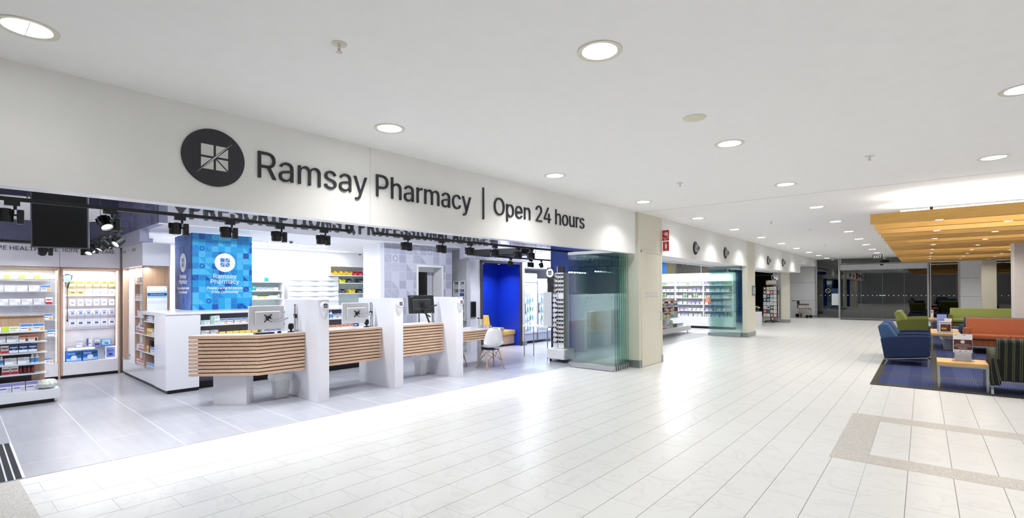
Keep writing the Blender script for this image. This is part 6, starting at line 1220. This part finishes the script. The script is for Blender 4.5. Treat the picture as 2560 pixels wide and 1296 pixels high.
# ================================================================ LOUNGE
cpt = solo('carpet', MB().box(-.69, 1.77, 10.14, 27.0, 0.0005, .006, carpetmat()).box(1.77, 7.5, 10.14, 17.64, 0.0005, .006, bpy.data.materials['blue_patterned_carpet']).box(1.77, 7.5, 18.31, 27.0, 0.0005, .006, bpy.data.materials['blue_patterned_carpet']), 'large dark blue patterned carpet with brown squares under the lounge seats', 'carpet')
def seat(name, loc, rz, w, label, cat, mats, group=None, n=1, legs='chrome'):
    o = thing(name, label, cat, (loc[0], loc[1], .0065), rz, False, group); mb, mt, mf = mats
    A_ = .11
    side = [(.045, .535), (.20, .575), (.42, .609), (.64, .623), (.84, .627), (.855, .60), (.845, .206), (.11, .128)]
    for y0 in (0, w-A_): part('armrest', MB().prism(side, y0, y0+A_, mb), o, bev=.02)
    bk_ = [(.0, .775), (.03, .82), (.12, .84), (.17, .82), (.30, .60), (.36, .44), (.36, .30), (.12, .20), (.06, .50)]
    part('backrest', MB().prism(bk_, A_*.55 if n > 1 or True else A_, w-A_*.55, mt), o, 'seat back', bev=.02)
    sw = (w-2*A_)/n
    for k in range(n): part('seat_cushion', MB().prism([(.30, .44), (.34, .455), (.80, .475), (.845, .45), (.845, .37), (.82, .345), (.30, .32)], A_+k*sw+.002, A_+(k+1)*sw-.002, mt), o, bev=.018)
    part('seat_base', MB().box(.20, .80, A_+.003, w-A_-.003, .19, .335, mf), o, bev=.01)
    part('frame_rail', MB().prism([(.10, .118), (.85, .194), (.85, .176), (.10, .10)], .0, .03, STEEL).prism([(.10, .118), (.85, .194), (.85, .176), (.10, .10)], w-.03, w, STEEL).box(.82, .85, .0, w, .16, .19, STEEL), o, 'steel frame rail')
    for y0 in (.0, w-.03):
        part('leg', MB().prism([(.10, .0), (.13, 0), (.19, .12), (.155, .12)], y0, y0+.03, STEEL), o, 'steel leg'); part('leg', MB().prism([(.80, .0), (.832, 0), (.85, .18), (.815, .18)], y0, y0+.03, STEEL), o, 'steel leg')
    return o
BLU = (fabric('navy_fabric', '#1b2642', '#1e2a48', freq=260), fabric('slate_blue_fabric', '#31466a', '#365072', 'Y', freq=260), fabric('navy_fabric_x', '#172238', '#1d2943'))
GRN = (fabric('olive_fabric', '#5c612f', '#616733', freq=260), fabric('moss_fabric', '#7c8348', '#82894d', 'Y', freq=260), fabric('olive_dark', '#4c5228', '#555b2e'))
ORG = (fabric('rust_fabric', '#8e5238', '#95583d', freq=260), fabric('orange_fabric', '#955237', '#9c583d', 'Y', freq=260), fabric('rust_dark', '#73402b', '#7c4832'))
STR = fabric('striped_fabric', '#1d1e20', '#34342f', freq=78, c3='#7f8048'); STRB = fabric('striped_fabric_back', '#1d1e20', '#34342f', 'Y', freq=78, c3='#7f8048')
seat('armchair', (-.74, 12.97, 0), 0, .80, 'navy blue fabric armchair nearest the camera at the carpet edge', 'armchair', BLU, 'navy armchairs')
seat('armchair', (-.74, 14.0, 0), 0, .95, 'navy blue fabric armchair just behind the nearest navy one', 'armchair', BLU, 'navy armchairs')
seat('armchair', (-.72, 20.35, 0), 0, .80, 'olive green armchair, front one of the pair behind the navy armchairs', 'armchair', GRN, 'green armchairs')
seat('armchair', (-.72, 21.3, 0), 0, .80, 'olive green armchair, rear one of the pair behind the navy armchairs', 'armchair', GRN, 'green armchairs')
seat('armchair', (1.60, 10.20, 0), R(90), .82, 'dark striped armchair seen from behind at the right edge', 'armchair', (STR, STRB, STR))
seat('sofa', (.77, 17.12, 0), R(-90), 2.3, 'long orange fabric sofa facing the camera', 'sofa', ORG, n=3)
seat('sofa', (2.97, 17.16, 0), R(90), 2.22, 'blue sofa standing back to back behind the orange sofa', 'sofa', BLU, n=3)
seat('sofa', (.72, 24.95, 0), R(-90), 2.5, 'long green fabric sofa facing the camera, farthest in the lounge', 'sofa', GRN, n=3)
def coffee(x0, x1, y0, y1, label, zt=.43):
    o = thing('coffee_table', label, 'table', ((x0+x1)/2, (y0+y1)/2, 0.006), 0, False, 'wooden coffee tables'); a, b = (x1-x0)/2, (y1-y0)/2
    part('tabletop', MB().box(-a, a, -b, b, zt-.055, zt-.006, TABLEW), o, bev=.003)
    for sx in (-1, 1):
        for sy in (-1, 1): part('leg', MB().box(sx*a-(.03 if sx > 0 else 0), sx*a+(0 if sx > 0 else .03), sy*b-(.03 if sy > 0 else 0), sy*b+(0 if sy > 0 else .03), 0, zt-.055, STEEL), o, 'steel leg')
    part('rail', MB().box(-a+.03, a-.03, -b+.005, -b+.025, zt-.075, zt-.055, STEEL).box(-a+.03, a-.03, b-.025, b-.005, zt-.075, zt-.055, STEEL), o); return o
coffee(.17, .765, 10.36, 10.98, 'low honey timber table with steel legs at the carpet front')
coffee(.16, .74, 16.75, 18.6, 'longer timber table with brochures before the orange sofa')
coffee(.12, .69, 24.3, 25.6, 'timber table with a leaflet beside the green armchairs')
# leaflets and brochures
def acrylic(loc, w_, ht, label):
    o = thing('leaflet_holder', label, 'leaflet holder', loc, 0, False, 'acrylic leaflet holders')
    part('acrylic', MB().box(-w_/2, w_/2, -.06, -.056, 0, ht, CLEAR).box(-w_/2, w_/2, .04, .044, 0, ht*1.8, CLEAR).box(-w_/2, -w_/2+.004, -.06, .04, 0, ht, CLEAR).box(w_/2-.004, w_/2, -.06, .04, 0, ht, CLEAR).box(-w_/2, w_/2, -.06, .044, 0, .005, CLEAR), o); return o
o = acrylic((.485, 10.66, .432), .27, .15, 'clear acrylic box of leaflets on the nearest timber table')
part('leaflet_pack', MB().box(-.1, .1, -.05, -.02, .008, .13, cmat('cfd0d6')), o); part('text_lines', MB().box(-.09, -.04, -.0515, -.05, .11, .114, SW).box(-.09, -.04, -.0515, -.05, .095, .099, SW).box(.03, .09, -.0515, -.05, .11, .114, SW).box(.03, .09, -.0515, -.05, .095, .099, SW), o)
o = thing('notice_card', 'white notice card with a maroon panel standing in the nearest acrylic box', 'notice', (.485, 10.69, .56))
part('card', MB().box(-.115, .115, -.003, .003, 0, .30, mat('notice_white', '#eeeef0', .5)), o)
mr = MB().box(-.108, .112, -.0042, -.003, .05, .21, mat('maroon_print', '#4d2027', .45)); part('maroon_panel', mr, o, 'maroon panel')
m = MB().lathe([(.024, .0012), (.026, .0014), (.027, 0)], cmat('d8ccc8'), 20, T(0, -.0042, .175) @ Matrix.Rotation(R(90), 4, 'X')).lathe([(.001, .0012), (.011, .0014), (.012, 0)], cmat('d8ccc8'), 12, T(0, -.0042, .175) @ Matrix.Rotation(R(90), 4, 'X'))
for z, w_ in ((.135, .16), (.118, .2), (.098, .2), (.08, .12), (.065, .1)): m.box(-w_/2, w_/2, -.0052, -.0042, z, z+.005, cmat('c8b4b4'))
for x in (-.09, -.03, .04, .09): m.box(x-.012, x+.012, -.0042, -.003, .02, .028, cmat('9a7a70'))
m.box(-.10, -.07, -.0042, -.003, .275, .285, cmat('b8a870')).box(-.0, .035, -.0042, -.003, .277, .288, cmat('7a90c8')); part('crest', m, o, 'pale crest and text lines')
o = acrylic((.45, 17.2, .432), .29, .2, 'acrylic stand of colourful brochures on the middle timber table')
part('brochure', MB().box(-.13, .11, -.05, -.04, .01, .30, cmat('ececf0')).box(-.10, .10, -.0515, -.05, .03, .22, mat('photo_print', '#5a3a30', .4, var=.9, scale=18)).box(-.08, .02, -.053, -.0515, .08, .13, cmat('e09838')).box(-.12, .1, -.0515, -.05, .24, .27, cmat('7a8cb8')), o, 'brochure with an orange photo')
part('brochure', MB().box(-.02, .13, -.02, -.012, .01, .37, cmat('f2f0f2')).box(.09, .135, -.022, -.02, .1, .3, cmat('c82838')), o, 'white and red brochure')
solo('brochure', MB().box(-.1, .1, -.01, .01, 0, .46, cmat('7f92d8')), 'blue brochure standing behind the acrylic stand on the middle table', 'brochure', (.39, 17.6, .431), 0, False, tilt=Matrix.Rotation(-.15, 4, 'X'))
solo('magazine', MB().box(-.14, .14, -.1, .1, 0, .012, cmat('d4d4d8')).box(-.13, .13, -.09, .09, .012, .0125, cmat('7c8088')), 'magazine lying flat at the front of the middle timber table', 'magazine', (.34, 16.9, .4315), R(12), False)
solo('magazine', MB().box(-.1, .1, -.14, .14, 0, .015, cmat('eeeef2')), 'white papers lying at the back of the middle timber table', 'magazine', (.64, 18.35, .4315), R(5), False)
o = acrylic((.36, 24.9, .432), .2, .14, 'small acrylic stand on the farthest timber table')
part('leaflet', MB().box(-.13, -.05, -.01, .0, .0, .32, cmat('ecebea')).box(-.11, -.08, -.012, -.01, .2, .29, cmat('35353c')), o, 'white leaflet with dark print')
waste_bin((.50, 17.05, .006), 'silver waste bin with a crumpled clear liner under the middle table', col='9fa2a8', shop=False, grp='silver waste bins', metal=True, rz=R(90), sc=.98)
waste_bin((.34, 24.85, .006), 'silver waste bin with a crumpled liner under the farthest table', col='9fa2a8', shop=False, grp='silver waste bins', metal=True, rz=R(90), sc=.98)
# notices on the entrance glass
solo('notice_sheet', MB().box(-.16, .16, -.003, .003, 0, .62, cmat('dfe4ea')), 'white paper notice fixed on the glass left of the entrance doors', 'notice', (-3.60, 31.40, .70))
solo('notice_sheet', MB().box(-.16, .16, -.003, .003, 0, .26, cmat('16305c')), 'dark blue notice on the glass above the white paper one', 'notice', (-3.60, 31.40, 1.34))
solo('no_smoking_sticker', MB().lathe([(.10, .001), (.10, .003), (.12, .003), (.12, .001)], cmat('b8bcc0'), 24, Matrix.Rotation(R(90), 4, 'X')).box(-.08, .08, -.003, -.001, -.008, .008, cmat('b8bcc0'), Matrix.Rotation(R(35), 4, 'Y')), 'round no smoking sticker on the glass beside the notices', 'sticker', (-3.93, 31.413, 1.47))
# ================================================================ FRONT GONDOLA AND ENTRANCE MATTING
gd = thing('gondola_shelf', 'oak-backed low gondola of small medicine boxes at the left edge', 'shelving', (-10.12, -1.3, 0), 0, True)
part('base', MB().box(-.32, .34, 0, 2.36, .06, .20, WHITE), gd, bev=.004); part('plinth', MB().box(-.28, .28, 0, 2.30, 0, .06, BLACK), gd)
part('back_board', MB().box(-.01, .01, 0, 2.22, .2, 1.26, OAK).box(-.3, .0, 2.0, 2.2, 1.22, 1.26, OAK), gd); part('dark_panel', MB().box(.0105, .013, 0, 2.08, .31, .95, mat('panel_dark', '#4a4548', .5)), gd, 'dark back panel')
for z in (.44, .58, .74, .895, 1.045): part('shelf', MB().box(.013, .27, 0, 2.23, z-.012, z, WMATT), gd); part('price_rail', MB().box(.27, .276, 0, 2.24, z-.03, z+.025, CLEAR), gd)
part('top_cap', MB().box(-.05, .05, 0, 2.22, 1.26, 1.275, OAK), gd); part('tray_lip', MB().box(.335, .34, 0, 2.36, .20, .27, CLEAR), gd)
rs = random.Random(61)
for n, z, kk, sc in (('top', 1.046, ['white and blue carton', 'sky blue carton', 'yellow carton', 'lime and white carton', 'navy and white carton'], 1.2), ('second', .896, ['plain white carton', 'plain white carton', 'orange and white carton', 'red and white carton'], 1.1), ('third', .741, ['teal carton', 'green-cornered white carton', 'navy and white carton', 'red and white carton', 'pink carton'], 1.1), ('fourth', .581, ['orange and white carton', 'plain white carton', 'white and blue carton', 'blue-labelled white bottle'], 1.1), ('fifth', .441, ['teal carton', 'black bottle', 'red and white carton', 'white and blue carton', 'orange and white carton'], 1.1)):
    fill(f'on the {n} shelf of the left gondola', (-9.97, .28, 0), (0, 1), 0, z, .62 if n != 'top' else .65, kk, maxh=.125, rnd=rs, sc=sc*1.22, gapr=(.002, .01))
fill('on the gondola base tray', (-9.95, .30, 0), (0, 1), 0, .201, .55, ['black and blue carton', 'black and blue carton', 'violet and white carton', 'navy and white carton'], maxh=.22, rnd=rs, sc=1.6)
solo('gauze_pack', MB().lathe([(.05, 0), (.11, .02), (.12, .07), (.09, .12), (.03, .13)], mat('gauze', '#e4e6dc', .4, var=.25, scale=50, bump=.8), 14), 'clear bag of white and yellow bandages at the right end of the gondola tray', 'pack', (-9.93, .93, .202), 0, True)
mt_ = thing('entrance_mat', 'black ribbed entrance matting strips with pale gaps at the left edge', 'mat', (-6.72, .30, 0.003), 0, True)
part('backing', MB().box(-.75, .74, -1.2, .12, 0, .004, mat('mat_gap', '#cfd2dc', .5)), mt_)
for k in range(24): part('strip', MB().box(-.745, .735, .067-.05*k, .104-.05*k, .004, .008, mat('mat_black', '#24252b', .9, var=.2, scale=80)), mt_, 'black strip')

o = thing('wall_screen', 'dark grey screen fixed low on the pale wall right of the right partition', 'screen', (-9.249, 8.93, .90), 0, True)
part('bezel', MB().box(0, .03, -.09, .09, 0, .41, DARKGREY), o, bev=.004); part('glass', MB().box(.03, .032, -.08, .08, .02, .39, mat('screen_black')), o)
